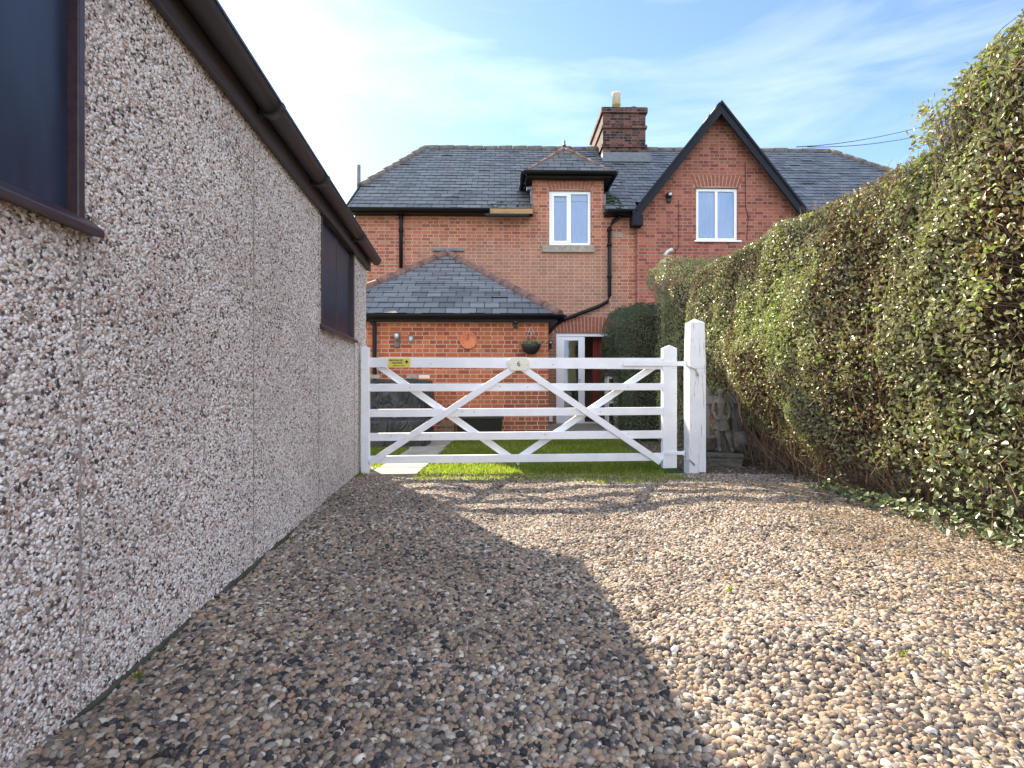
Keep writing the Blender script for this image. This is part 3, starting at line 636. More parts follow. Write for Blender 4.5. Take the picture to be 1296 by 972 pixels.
# sawtooth slate courses on a convex roof polygon
def clip(poly, f):
    out_ = []
    for i in range(len(poly)):
        a, c = poly[i], poly[(i+1) % len(poly)]; fa, fc = f(a), f(c)
        if fa >= 0: out_.append(a)
        if (fa >= 0) != (fc >= 0):
            t = fa/(fa-fc); out_.append(tuple(a[k]+(c[k]-a[k])*t for k in range(len(a))))
    return out_
def slates(b, pts, row=0.24, th=0.009, seed=1):
    P3 = [Vector(p) for p in pts]; n = Vector((0, 0, 0))
    for k in range(len(P3)): n += P3[k].cross(P3[(k+1) % len(P3)])
    n.normalize()
    if n.z < 0: n = -n; 
    u = Vector((0, 0, 1)).cross(n).normalized(); v = n.cross(u)
    pl = [(p.dot(u), p.dot(v)) for p in P3]; d = P3[0].dot(n)
    v0 = min(p[1] for p in pl); v1 = max(p[1] for p in pl); k0 = v0
    rnd = random.Random(seed)
    i = 0
    while k0 < v1-1e-4:
        q = clip(clip(pl, lambda p: p[1]-k0), lambda p: k0+row-p[1])
        if len(q) >= 3:
            # split course into slates, each a touch uneven
            ua = min(p[0] for p in q); ub = max(p[0] for p in q); w_ = 0.27
            uu = ua-((ua/w_) % 1)*w_-(w_/2 if i % 2 else 0)
            while uu < ub:
                s_ = clip(clip(q, lambda p: p[0]-uu), lambda p: uu+w_-p[0])
                if len(s_) >= 3:
                    e = rnd.uniform(-.003, .005); tl = rnd.uniform(-.004, .004)
                    if rnd.random() < .03: e += .012
                    def pt(p, low=0): return u*p[0]+v*p[1]+n*(d+(th+e)*(1-(p[1]-k0)/row)+tl*(p[0]-uu)/w_-low)
                    b.face([pt(p) for p in s_], [(p[0], (p[1]-v0)) for p in s_])
                    lo = [p for p in s_ if abs(p[1]-k0) < 1e-6]
                    if len(lo) == 2:
                        lo.sort(); b.face([pt(lo[0], .010), pt(lo[1], .010), pt(lo[1]), pt(lo[0])], [(lo[0][0], 0), (lo[1][0], 0), (lo[1][0], 0), (lo[0][0], 0)])
                uu += w_
        k0 += row; i += 1
# main roof
EY = -0.24; RY = 3.9; RZ = P(640, 188, RY)[1]; tanp = (RZ-EZ)/(RY-EY)
VL = XL-0.12; VR = XR+0.12
vy = HF.side(458, 235, VL)[0]; vy = 0.95; vz = EZ+tanp*(vy-EY)
RL = P(538, 188, RY)[0]; RR = P(1050, 188, RY)[0]
front = [(VL, EY, EZ), (VR, EY, EZ), (VR, vy, vz), (RR, RY, RZ), (RL, RY, RZ), (VL, vy, vz)]
MID = P(787, 230, 1.0)[0]
def part_of(x0, x1, y0=None):
    q = clip(clip(front, lambda p: p[0]-x0), lambda p: x1-p[0])
    return clip(q, lambda p: p[1]-y0) if y0 is not None else q
b1 = MB(); b2 = MB()
slates(b1, part_of(VL, D0-.001, None), seed=2); slates(b1, part_of(D0, D1, .12), seed=3)
slates(b2, part_of(D1+.001, G0+.0, None), seed=4); slates(b2, part_of(G0, G1, .12), seed=5); slates(b2, part_of(G1, VR), seed=6)
BY = 2*RY-EY
back = [(p[0], 2*RY-p[1], p[2]) for p in front][::-1]
bb = MB(); bb.face(back); 
bb.face([(VL, vy, vz), (RL, RY, RZ), (VL, 2*RY-vy, vz)][::-1]); bb.face([(VR, vy, vz), (RR, RY, RZ), (VR, 2*RY-vy, vz)])
roof = b1.build('roof', M['slate'], house); b2.build('roof', M['slate_blue'], house); bb.build('roof', M['slate'], house)
for x0, x1 in ((VL, D0), (D1, G0)): MB().box(x0, x1, EY+.02, -.001, EZ-.10, EZ-.012).build('eave_board', M['black'], house)
def ridge(name, m, pts, r=0.11, seg=0.42, parent=house):
    b = MB(); rnd = random.Random(len(pts)+int(r*100))
    for p0, p1 in zip(pts, pts[1:]):
        p0 = Vector(p0); p1 = Vector(p1); Ln = (p1-p0).length; k = max(1, int(Ln/seg))
        for i in range(k):
            a = p0+(p1-p0)*(i/k); c = p0+(p1-p0)*((i+1)/k-0.012/Ln); rj = r*rnd.uniform(.95, 1.06)
            dz = Vector((0, 0, rnd.uniform(-.008, .008)))
            b.tube([a+dz-Vector((0, 0, .03)), c+dz-Vector((0, 0, .03))], rj, 8, cap=True, a0=-0.5, a1=pi+.5)
    return b.build(name, m, parent)
chx0 = None
ridge('ridge_tiles', M['ridge_tile'], [(VL, vy-.0, vz+.01), (RL, RY, RZ+.01), (RR, RY, RZ+.01), (VR, vy, vz+.01)], 0.10)
for X_ in (VL, VR):                                        # verges at the two gable ends
    MB().bar((X_, EY, EZ-.06), (X_, vy, vz-.06), .16, .03, up=(1, 0, 0)).build('bargeboard', M['black'], house)

# dormer roof: small hipped roof over the bedroom window
de = 0.17; dx0 = D0-de; dx1 = D1+de; dy = -.24; DE = P(720, 217, dy)[1]
dm = (dx0+dx1)/2; hw = (dx1-dx0)/2; DA = P(716, 188, dy+hw)[1]
ybk = EY+(DE-EZ)/tanp; ybr = EY+(DA-EZ)/tanp
b = MB()
slates(b, [(dx0, dy, DE), (dx1, dy, DE), (dm, dy+hw, DA)], row=.2, seed=8)
slates(b, [(dx0, ybk, DE), (dx0, dy, DE), (dm, dy+hw, DA), (dm, ybr, DA)], row=.2, seed=9); slates(b, [(dx1, dy, DE), (dx1, ybk, DE), (dm, ybr, DA), (dm, dy+hw, DA)], row=.2, seed=10)
b.build('roof', M['slate'], house)
b = MB(); b.box(dx0+.03, dx1-.03, dy+.03, .0, DE-.11, DE-.015); b.box(dx0+.03, D0-.001, 0, ybk, DE-.11, DE-.015); b.box(D1+.001, dx1-.03, 0, ybk, DE-.11, DE-.015); b.build('eave_board', M['black'], house)
ridge('ridge_tiles', M['ridge_red'], [(dx0+.05, dy+.05, DE+.03), (dm, dy+hw, DA+.02), (dx1-.05, dy+.05, DE+.03)], 0.055, .33)
ridge('ridge_tiles', M['ridge_red'], [(dm, dy+hw, DA+.02), (dm, ybr, DA+.02)], 0.06, .33)
b = MB().lathe([(.05, 0), (.035, .05), (.02, .08), (.035, .11), (.005, .15)], (dm, dy+hw, DA+.05), 8); b.build('finial', M['lead'], house)
def gutter(b, p0, p1, r=.055):
    b.tube([p0, p1], r, 8, a0=pi, a1=2*pi) ; b.bar(Vector(p0)+Vector((0, 0, .004)), Vector(p1)+Vector((0, 0, .004)), 2*r, .01, up=(0, 0, 1))
b = MB(); z_ = DE-.02
gutter(b, (dx0-.05, dy-.05, z_), (dx1+.05, dy-.05, z_)); gutter(b, (dx0-.05, dy-.05, z_), (dx0-.05, ybk, z_)); gutter(b, (dx1+.05, dy-.05, z_), (dx1+.05, ybk, z_))
b.build('gutter', M['black'], house)
MB().box(D0-.05, D0-.004, 0.0, .05, EZ+.05, EZ+.55).box(D0-.13, D0-.004, -.02, .1, EZ+.5, EZ+.56).build('flashing', M['lead'], house); MB().box(D1+.004, D1+.05, 0.0, .05, EZ+.02, EZ+.42).build('flashing', M['lead'], house)
# main gutters and the bare board where one is missing
xm = P(620, 264, -.28)[0]; xe = P(690, 272, -.28)[0]
b = MB(); gutter(b, (VL-.02, EY-.06, EZ-.03), (xm, EY-.06, EZ-.03)); b.build('gutter', M['black'], house)
b = MB(); gutter(b, (xm-.1, EY-.05, EZ-.15), (D0-.1, EY-.05, EZ-.15)); b.build('gutter', M['dark'], house)
b = MB(); b.box(xm, D0-.01, EY-.012, EY+.018, EZ-.11, EZ-.005); b.build('fascia', M['timber'], house)
b = MB(); gutter(b, (D1+.02, EY-.06, EZ-.03), (G0-.05, EY-.06, EZ-.03)); b.build('gutter', M['black'], house)
b = MB(); gutter(b, (G1+.05, EY-.06, EZ-.03), (VR, EY-.06, EZ-.03)); b.build('gutter', M['black'], house)

# gable roof with bargeboards
gy = -.30; fx0 = P(801, 266, gy)[0]; fx1 = P(1023, 260, gy)[0]; gc = (fx0+fx1)/2; hz = GAP-slope*(gc-fx0)
gyb = EY+(GAP-EZ)/tanp; gye = max(0.0, EY+(hz-EZ)/tanp)
b = MB()
slates(b, [(fx0, gye, hz), (fx0, gy, hz), (gc, gy, GAP), (gc, gyb, GAP)], seed=20); slates(b, [(fx1, gy, hz), (fx1, gye, hz), (gc, gyb, GAP), (gc, gy, GAP)], seed=21)
b.face([(fx0, gy, hz-.03), (fx0, 0.3, hz-.03), (gc, .3, GAP-.03), (gc, gy, GAP-.03)]); b.face([(fx1, .3, hz-.03), (fx1, gy, hz-.03), (gc, gy, GAP-.03), (gc, .3, GAP-.03)])
b.build('roof', M['slate_blue'], house)
ridge('ridge_tiles', M['barge'], [(gc, gy, GAP), (gc, gyb, GAP)], 0.07)
for sx, fx in ((-1, fx0), (1, fx1)):
    b = MB(); n_ = 0.255
    b.prism([(gc, 0, GAP+.02), (fx, 0, hz+.02), (fx, 0, hz+.02-n_), (gc-sx*0.0, 0, GAP+.02-n_)], (0, gy-.035, 0), (0, gy, 0))
    b.prism([(gc, 0, GAP+.05), (fx+sx*.02, 0, hz+.04), (fx+sx*.02, 0, hz-.03), (gc, 0, GAP-.02)], (0, gy-.06, 0), (0, gy-.036, 0))
    b.build('bargeboard', M['barge'], house)
for x_ in (fx0-.02, fx1-.22): MB().box(x_, x_+.24, gy-.02, -.085, hz-.25, hz-.02).build('gable_foot', M['barge'], house)

# windows
def window(q, y, lights, curtain=True, sillm=None, cname='curtain'):
    x0, x1, z0, z1 = q; t_ = .066; d = y+.045
    f = MB(); f.box(x0+.002, x0+t_, d, d+.06, z0+.002, z1-.002); f.box(x1-t_, x1-.002, d, d+.06, z0+.002, z1-.002)
    f.box(x0+t_, x1-t_, d, d+.06, z1-t_, z1-.002); f.box(x0+t_, x1-t_, d, d+.06, z0+.002, z0+t_)
    fo = f.build('window', M['upvc'], house, bevel=.004)
    n = len(lights); W = x1-x0-2*t_
    xs = [x0+t_+W*k/n for k in range(n+1)]
    for k in range(n-1): MB().box(xs[k+1]-.028, xs[k+1]+.028, d+.001, d+.059, z0+t_, z1-t_).build('mullion', M['upvc'], fo)
    for k, cas in enumerate(lights):
        a = xs[k]+(.0281 if k else 0); c = xs[k+1]-(.0281 if k < n-1 else 0); s_ = .045 if cas else .012
        if cas:
            sb_ = MB(); e = .012; za, zb = z0+t_, z1-t_
            sb_.box(a+.001, a+s_, d-e, d+.04, za+.001, zb-.001); sb_.box(c-s_, c-.001, d-e, d+.04, za+.001, zb-.001); sb_.box(a+s_, c-s_, d-e, d+.04, zb-s_, zb-.001); sb_.box(a+s_, c-s_, d-e, d+.04, za+.001, za+s_)
            sb_.build('sash', M['upvc'], fo, bevel=.003)
        MB().box(a+s_*.9, c-s_*.9, d+.020, d+.026, z0+t_+s_*.9, z1-t_-s_*.9).build('pane', M['glass'], fo)
    if curtain:
        for a, c in ((x0+.06, (x0+x1)/2-.02), ((x0+x1)/2+.02, x1-.06)):
            cb = MB(); K = 44; prev = None
            for k in range(K+1):
                xx = a+(c-a)*k/K; yy_ = d+.085+.014*sin(k*1.15)+.006*sin(k*2.7+1)
                if prev: cb.face([(prev[0], prev[1], z0+.03), (xx, yy_, z0+.03), (xx, yy_, z1-.03), (prev[0], prev[1], z1-.03)], smooth=True)
                prev = (xx, yy_)
            cb.build(cname, M['curtain'], fo)
    rb = MB(); e = .02; X0, X1, Z0, Z1 = x0-.25, x1+.25, z0-.4, z1+.15; Y0, Y1 = y+.16, y+1.6
    rb.face([(X0, Y1, Z0), (X1, Y1, Z0), (X1, Y1, Z1), (X0, Y1, Z1)]); rb.face([(X0, Y0, Z0), (X0, Y1, Z0), (X0, Y1, Z1), (X0, Y0, Z1)]); rb.face([(X1, Y0, Z0), (X1, Y1, Z0), (X1, Y1, Z1), (X1, Y0, Z1)])
    rb.face([(X0, Y0, Z0), (X1, Y0, Z0), (X1, Y1, Z0), (X0, Y1, Z0)]); rb.face([(X0, Y0, Z1), (X1, Y0, Z1), (X1, Y1, Z1), (X0, Y1, Z1)])
    rb.build('room', M['interior_grey'], fo)
    return fo
w1 = window(dw, 0.0, [True, False]); w2 = window(gw, -.08, [False, False])
sx0, _ = P(686, 310); sx1, _ = P(752, 310)
MB().box(sx0, sx1, -.05, .05, P(700, 319, -.05)[1], dw[2]-.001).build('sill', M['stone'], w1, bevel=.008)
MB().box(gw[0]-.05, gw[1]+.06, -.13, -.03, gw[2]-.035, gw[2]-.001).build('sill', M['upvc'], w2, bevel=.004)
m_mortar = simple('lime_mortar', (0.42, 0.30, 0.24), 0.95, 0.2, 20)
# brick arches: soldiers fanned over the openings
def arch(name, x0, x1, z0, z1, y, m, fan=.35, brow=.075, rise=0.03):
    b = MB(); n = int((x1-x0)/brow); c = (x0+x1)/2
    for k in range(n):
        ta = -1+2*(k+.10)/n; tb = -1+2*(k+.90)/n; h = (x1-x0)/2
        cam_ = lambda t: rise*(1-t*t)
        b.prism([(c+ta*h, 0, z0+cam_(ta)), (c+tb*h, 0, z0+cam_(tb)), (c+tb*(h+fan*.3), 0, z1), (c+ta*(h+fan*.3), 0, z1)], (0, y-.006, 0), (0, y+.03, 0))
    o_ = b.build(name, m, house); MB().box(x0-.03, x1+.03, y-.0035, y-.0005, z0+.004, z1-.002).build('mortar', m_mortar, o_); return o_
m_arch = simple('rubbed_brick', (0.36, 0.125, 0.075), 0.9, 0.4, 14, 0.4); m_arch2 = simple('rubbed_brick_dark', (0.27, 0.085, 0.05), 0.9, 0.35, 14, 0.4)
a_ = P(695, 240); c_ = P(748, 225); arch('brick_arch', a_[0], c_[0], dw[3]+.004, c_[1], 0, m_arch)
a_ = P(881, 236, -.08); c_ = P(934, 222, -.08); arch('brick_arch', a_[0]-.03, c_[0]+.03, gw[3]+.004, c_[1], -.08, m_arch2)
a_ = P(702, 420); c_ = P(775, 401); arch('brick_arch', DR[0]-.05, DR[1]+.05, DR[3]+.004, c_[1], 0, m_arch2, fan=.2, rise=.0)
# french door: left leaf shut, right leaf open inwards
dx_ = DR[0]; dX = DR[1]; z0, z1 = DR[2], DR[3]
f = MB(); f.box(dx_+.002, dx_+.06, .03, .10, z0, z1); f.box(dX-.06, dX-.002, .03, .10, z0, z1); f.box(dx_+.06, dX-.06, .03, .10, z1-.075, z1-.002); f.box(dx_+.06, dX-.06, .03, .10, z0, z0+.03)
door = f.build('door', M['upvc'], house, bevel=.004)
gl0 = P(714, 431, .05); gl1 = P(732, 431, .05); st1 = P(740, 431, .05)[0]
f = MB(); za = z0+.032; zb = z1-.077
f.box(dx_+.062, gl0[0], .045, .095, za, zb); f.box(gl1[0], st1, .045, .095, za, zb); f.box(gl0[0], gl1[0], .045, .095, gl0[1], zb); f.box(gl0[0], gl1[0], .045, .095, za, za+.14)
f.build('leaf', M['upvc'], door, bevel=.004)
MB().box(gl0[0]-.005, gl1[0]+.005, .065, .075, za+.13, gl0[1]+.005).build('pane', M['glass'], door)
MB().tube([(gl1[0]+.05, .03, 1.05), (gl1[0]+.05, .0, 1.05), (gl1[0]-.03, .0, 1.05)], .01, 8).build('handle', M['steel'], door)
b = MB(); X0, X1, Y0, Y1, Z0, Z1 = dx_-.4, dX+1.4, .14, 3.0, .03, 2.35                       # the room behind the open leaf
b.face([(X0, Y1, Z0), (X1, Y1, Z0), (X1, Y1, Z1), (X0, Y1, Z1)]); b.face([(X0, Y0, Z0), (X0, Y1, Z0), (X0, Y1, Z1), (X0, Y0, Z1)]); b.face([(X1, Y0, Z0), (X1, Y1, Z0), (X1, Y1, Z1), (X1, Y0, Z1)])
b.face([(X0, Y0, Z0), (X1, Y0, Z0), (X1, Y1, Z0), (X0, Y1, Z0)]); b.face([(X0, Y0, Z1), (X1, Y0, Z1), (X1, Y1, Z1), (X0, Y1, Z1)])
b.build('room', M['interior'], house)
cb = MB(); prev = None; ca, cc = P(750, 430, .25)[0], P(762, 430, .25)[0]
for k in range(31):
    xx = ca+(cc-ca)*k/30; yy_ = .25+.03*sin(k*1.3)
    if prev: cb.face([(prev[0], prev[1], .1), (xx, yy_, .1), (xx, yy_, 2.1), (prev[0], prev[1], 2.1)], smooth=True)
    prev = (xx, yy_)
tag(cb.build('curtain', M['curtain_red'], house), 'red curtain inside the open door')

# chimney
cy0 = 3.0; c0, c1, cz0, _ = rect(763, 190, 817, 190, cy0); CT = P(790, 137, cy0)[1]; cd = 1.95; cb0 = RZ-.9
b = MB(); b.box(c0, c1, cy0, cy0+cd, cb0, CT)
rowz = [P(790, y, cy0)[1] for y in (185, 161, 138)]
for z_ in rowz: b.box(c0-.04, c1+.04, cy0-.04, cy0+cd+.04, z_-.035, z_+.035)
b.box(c0-.05, c1+.05, cy0-.05, cy0+cd+.05, CT-.14, CT-.01); 
ch = b.build('chimney', M['brick_chimney'], house)
b = MB(); b.box(c0+.02, c1-.06, cy0+.03, cy0+cd-.05, CT-.009, CT+.05); rr_ = random.Random(5)
for k in range(9): 
    x_ = c0+.35+rr_.random()*.6; y_ = cy0+.1+rr_.random()*.5; b.lathe([(.14, 0), (.11, .04), (.04, .075)], (x_, y_, CT+.045), 8)
b.build('chimney_cap', M['moss'], ch)
px_, _ = P(780, 126, cy0+.5); MB().lathe([(.125, 0), (.115, .3), (.125, .31), (.125, .36), (.09, .36), (.09, .1)], (px_, cy0+.5, P(780, 132, cy0+.5)[1]-.04), 16).build('chimney_pot', M['pot'], ch)
MB().box(c0-.06, c1+.08, cy0-.26, cy0-.045, RZ-(RY-cy0+.26)*tanp+.04, RZ-(RY-cy0+.045)*tanp+.13).build('flashing', M['lead'], ch)
# moss streaks on the slates below the dormer cheek: small cushions
b = MB(); rm = random.Random(3)
for k in range(46):
    x_ = D1+.06+rm.random()*.42*(1-rm.random()*.5); y_ = EY+.03+rm.random()*.75; z_ = EZ+tanp*(y_-EY)+.005; b.lathe([(.035*rm.uniform(.6, 1.6), 0), (.02, .018)], (x_, y_, z_), 6)
for k in range(30):
    x_ = D0-.06-rm.random()*.9; y_ = EY+.03+rm.random()*.3; z_ = EZ+tanp*(y_-EY)+.005; b.lathe([(.03*rm.uniform(.6, 1.4), 0), (.015, .012)], (x_, y_, z_), 6)
tag(b.build('moss', M['moss'], house), kind='stuff')
# pipes
def ppath(pts, yl): return [(P(x, y, yl)[0], yl, P(x, y, yl)[1]) for x, y in pts]
def pipe(pts, yl, r=.038, brackets=()):
    b = MB(); b.tube(ppath(pts, yl), r, 10)
    for x, y in brackets:
        q = P(x, y, yl); b.lathe([(r+.012, -.03), (r+.012, .03)], (q[0], yl, q[1]), 10); b.box(q[0]-.05, q[0]+.05, yl, -.001 if yl < 0 else yl+.05, q[1]-.02, q[1]+.02)
    return b.build('downpipe', M['black'], house)
pipe([(507, 266), (507.5, 275), (507.5, 339)], -.07, .042, ((507.5, 292), (507.5, 275)))
pipe([(787, 268), (786, 273), (776, 281), (771.5, 288), (771.5, 374), (769, 382), (757, 388), (704, 408), (698, 410)], -.07, .042, ((771.5, 310), (771.5, 350), (771.5, 291)))
MB().tube([(P(454, 208, 1)[0], 1.0, EZ), (P(454, 208, 1)[0], 1.0, P(454, 209, 1)[1])], .045, 10).build('vent_pipe', M['grey_wood'], house)
# cables on the wall
b = MB(); b.tube([(P(859, y, -.09)[0], -.09, P(859, y, -.09)[1]) for y in (253, 290, 312)]+[(P(852, 322, -.09)[0], -.09, P(852, 322, -.09)[1])], .006, 5); b.build('cable', M['dark'], house)
b = MB(); b.tube([(P(x, y, -.09)[0], -.09, P(x, y, -.09)[1]) for x, y in ((943, 206), (944, 262), (947, 275), (945, 303))], .007, 5); b.build('cable', M['dark'], house)
b = MB(); b.tube([(P(x, y, -.0)[0]+.0, -.012, P(x, y)[1]) for x, y in ((808.5, 275), (808.5, 375))], .02, 6)
b.build('cable', M['dark'], house)
MB().box(P(776, 295)[0], P(788, 295)[0], -.006, .02, P(776, 300)[1], P(776, 295)[1]).build('stone_block', M['stone'], house)

# extension
ey = 9.47-11.93; exl = XL-.0; E1 = P(694, 420, ey)[0]; EH = P(600, 397, ey-.15)[1]; ov = .15
ex1 = P(709, 397, ey-ov)[0]; apx, apz = P(567, 321, 0); ex0 = apx-(ex1-apx)
b = MB(); 
b.face([(exl, ey, 0), (E1, ey, 0), (E1, ey, EH), (exl, ey, EH)], [(exl, 0), (E1, 0), (E1, EH), (exl, EH)]); b.face([(E1, ey, 0), (E1, -.001, 0), (E1, -.001, EH), (E1, ey, EH)]); b.face([(exl, -.001, 0), (exl, ey, 0), (exl, ey, EH), (exl, -.001, EH)])
b.build('extension_wall', M['brick_ext'], house)
b = MB(); fy = ey-ov
slates(b, [(ex0, fy, EH), (ex1, fy, EH), (apx, -.05, apz)], row=.22, seed=30); slates(b, [(ex0, -.001, EH), (ex0, fy, EH), (apx, -.05, apz), (apx, -.001, apz)], row=.22, seed=31); slates(b, [(ex1, fy, EH), (ex1, -.001, EH), (apx, -.001, apz), (apx, -.05, apz)], row=.22, seed=32)
b.build('roof', M['slate_ext'], house)
ridge('ridge_tiles', M['ridge_red'], [(ex0, fy, EH+.02), (apx, -.07, apz+.01), (ex1, fy, EH+.02)], 0.085, .40)
b = MB(); b.box(ex0+.04, ex1-.04, fy+.03, ey-.001, EH-.13, EH-.02); b.box(E1+.001, ex1-.04, ey, -.002, EH-.13, EH-.02); b.build('eave_board', M['black'], house)
b = MB(); gutter(b, (ex0, fy-.06, EH-.03), (ex1+.06, fy-.06, EH-.03)); gutter(b, (ex1+.06, fy-.06, EH-.03), (ex1+.06, -.01, EH-.03)); b.build('gutter', M['black'], house)
b = MB(); b.bar((P(548, 317)[0], -.03, P(548, 316.5)[1]), (P(588, 317)[0], -.03, P(588, 316.5)[1]), .06, .03, up=(0, -1, 0)); b.lathe([(.13, 0), (.05, .1)], (apx, -.08, apz-.02), 10); b.build('flashing', M['lead'], house)
b = MB(); q = [(P(x, y, ey-.07)[0], ey-.07, P(x, y, ey-.07)[1]) for x, y in ((464, 400), (466, 404), (472, 408), (474, 413), (474, 480), (474, 550))]; b.tube(q, .036, 10); b.build('downpipe', M['black'], house)
q = P(536, 403, ey); MB().box(q[0]-.04, q[0]+.04, ey-.04, ey-.001, q[1]-.04, q[1]+.03).build('junction_box', M['plaque'], house, bevel=.005)
q = P(694.5, 534); MB().box(q[0]+.0, q[0]+.08, -.06, -.001, .12, .32).build('air_vent', M['upvc'], house, bevel=.005)

# ------------------------------------------------------------------ things on the walls
def on_house(x, y, yl): q = P(x, y, yl); return HF.world(q[0], yl, q[1])
# clock
t = empty('wall_clock', on_house(593, 431, ey), R(HA), 'round orange terracotta wall clock on the brick extension', 'wall clock')
r_ = 11/680*9.47*1.0
cf = MB().lathe([(r_, .001), (r_, .025), (r_*.9, .035), (r_*.86, .028), (.001, .028)], (0, 0, 0), 32, 'Y').build('clock_face', M['terracotta'], t)
b = MB()
for k in range(12):
    a = k*pi/6; L_ = .02 if k % 3 else .03; MB().bar((sin(a)*r_*.66, -.0305, cos(a)*r_*.66), (sin(a)*(r_*.66+L_), -.0305, cos(a)*(r_*.66+L_)), .008, .004).build('hour_mark', M['terracotta_dk'], cf)
for a, L_ in ((R(-42), .07), (R(0), .10)): MB().bar((0, -.035, 0), (sin(a)*L_, -.035, cos(a)*L_), .009, .004).build('hand', M['terracotta_dk'], t)
# small ornament lamp + square plaque
t = empty('wall_lantern', on_house(503, 430, ey), R(HA), 'small pewter wall lantern left of the orange clock', 'wall light')
MB().lathe([(.02, .05), (.045, .06), (.055, .15), (.03, .17), (.01, .2)], (0, -.07, -.06), 8).build('lamp_shade', M['steel'], t)
MB().box(-.035, .035, -.05, -.001, -.13, -.03).tube([(0, -.02, -.04), (0, -.07, 0)], .012, 6).build('bracket', M['grey_wood'], t)
t = empty('wall_plaque', on_house(520, 428.5, ey), R(HA), 'small square dark metal plaque beside the pewter wall lantern', 'plaque')
MB().box(-.05, .05, -.012, -.001, -.06, .06).build('backing', M['grey_wood'], t, bevel=.003); MB().box(-.03, .03, -.02, -.0125, -.035, .035).build('relief', M['steel'], t, bevel=.004)
def bulkhead(x, y, yl, label, s=1.0):
    t = empty('security_light', on_house(x, y, yl), R(HA), label, 'wall light', 'black lamps fixed to the brick walls')
    MB().lathe([(.05*s, .001), (.055*s, .05*s), (.04*s, .09*s), (.02*s, .1*s)], (0, 0, .03), 14, 'Y').build('lamp_head', M['dark'], t)
    MB().lathe([(.032*s, .101*s), (.03*s, .106*s), (.001, .106*s)], (0, 0, .03), 14, 'Y').build('lens', M['steel'], t)
    MB().box(-.035*s, .035*s, -.05*s, -.001, -.09*s, -.02).build('sensor', M['dark'], t, bevel=.006)
bulkhead(652.5, 409, ey, 'black security light under the extension eave, above the hanging basket')
bulkhead(846, 250, -.08, 'black security light high on the gable wall beside the window', 1.3)
bulkhead(696, 436, 0.0, 'black wall lamp in the shaded corner beside the white door')
# hanging basket on bracket
q = P(672, 412, ey-.2); bw = HF.world(q[0], ey-.2, 0)
t = empty('hanging_basket', (bw.x, bw.y, q[1]), R(HA), 'hanging basket of wilted plants on the extension wall near the door', 'hanging basket')
MB().tube([(0, .2, .02), (0, .0, .02), (0, -.02, .0)], .007, 6).build('bracket', M['dark'], t)
z_ = P(672, 436, ey-.2)[1]-q[1]
b = MB()
for a in (0.4, 2.5, 4.6): b.tube([(0, 0, 0), (.155*cos(a), .155*sin(a), z_)], .004, 4)
b.build('chain', M['steel'], t)
MB().lathe([(.06, z_-.17), (.12, z_-.13), (.16, z_-.05), (.17, z_), (.155, z_), (.14, z_-.02), (.001, z_-.02)], (0, 0, 0), 18).build('basket', M['dark'], t)
n = 260; c = RNG.normal(0, 1, (n, 3))*[.09, .09, .03]+[0, 0, z_+.02]
def leaves(n, C, size, nrm=None, spread=1.0, wr=.5, rng=RNG):
    """folded oval leaves at C; returns V (n*6,3) F (2n,4)"""
    if nrm is None: nrm = np.zeros((n, 3))
    nn = nrm+rng.normal(0, spread, (n, 3)); nn /= np.linalg.norm(nn, axis=1)[:, None]+1e-9
    d = rng.normal(0, 1, (n, 3)); d -= (d*nn).sum(1)[:, None]*nn; d /= np.linalg.norm(d, axis=1)[:, None]+1e-9
    s = np.cross(nn, d); L_ = size[:, None]; W_ = L_*wr/2; fold = L_*.12
    pts = [C-d*L_/2, C-d*L_*.18+s*W_+nn*fold, C+d*L_*.2+s*W_*.85+nn*fold, C+d*L_/2-nn*fold*.6, C+d*L_*.2-s*W_*.85+nn*fold, C-d*L_*.18-s*W_+nn*fold]
    V = np.stack(pts, 1).reshape(-1, 3); i = np.arange(n)*6
    Fq = np.concatenate([np.stack([i, i+1, i+2, i+3], 1), np.stack([i, i+3, i+4, i+5], 1)])
    return V, Fq
V, Fq = leaves(n, c, RNG.uniform(.03, .06, n)); np_mesh('foliage', V, Fq, np.tile(RNG.uniform(0, .6, n), 2), M['leaf'], t)

# ------------------------------------------------------------------ gate
GTA = 3.3; gx, gy_ = -1.51, 5.55; TF = Frame((gx, gy_, 0), GTA); TP = TF.px
gate = empty('farm_gate', (gx, gy_, 0), R(GTA), 'white painted five-bar wooden gate shut across the end of the gravel drive', 'gate')
T = .045
def rail(yl0, yl1, yr0, yr1, dpt=T):
    xa = TP(467, 500)[0]; xb = TP(839, 500)[0]
    z = [TP(470, yl0)[1], TP(470, yl1)[1], TP(835, yr0)[1], TP(835, yr1)[1]]
    b = MB(); b.prism([(xa, 0, z[1]), (xb, 0, z[3]), (xb, 0, z[2]), (xa, 0, z[0])], (0, -dpt/2, 0), (0, dpt/2, 0)); return b.build('rail', M['gate_paint'], gate, bevel=.003)
for q in ((452.8, 464.8, 453.2, 467.4), (485.8, 495.5, 485, 493.8), (517.9, 527.8, 515.3, 525), (548.2, 557.8, 544.8, 554.6), (577, 586.6, 573.3, 582.8)): rail(*q)
def stile(x0, x1, yt, yb, ys, name='stile'):
    a = TP(x0, yb)[0]; c = TP(x1, yb)[0]; z0 = TP(x0, yb)[1]; zt = TP(x0, yt)[1]; zs = TP(x0, ys)[1]; m_ = (a+c)/2
    b = MB(); b.prism([(a, 0, z0), (c, 0, z0), (c, 0, zs), (m_, 0, zt), (a, 0, zs)], (0, -.037, 0), (0, .037, 0)); return b.build(name, M['gate_paint'], gate, bevel=.004)
stile(457.8, 467.8, 438, 599.3, 440); stile(837.8, 855.3, 437, 592, 441)
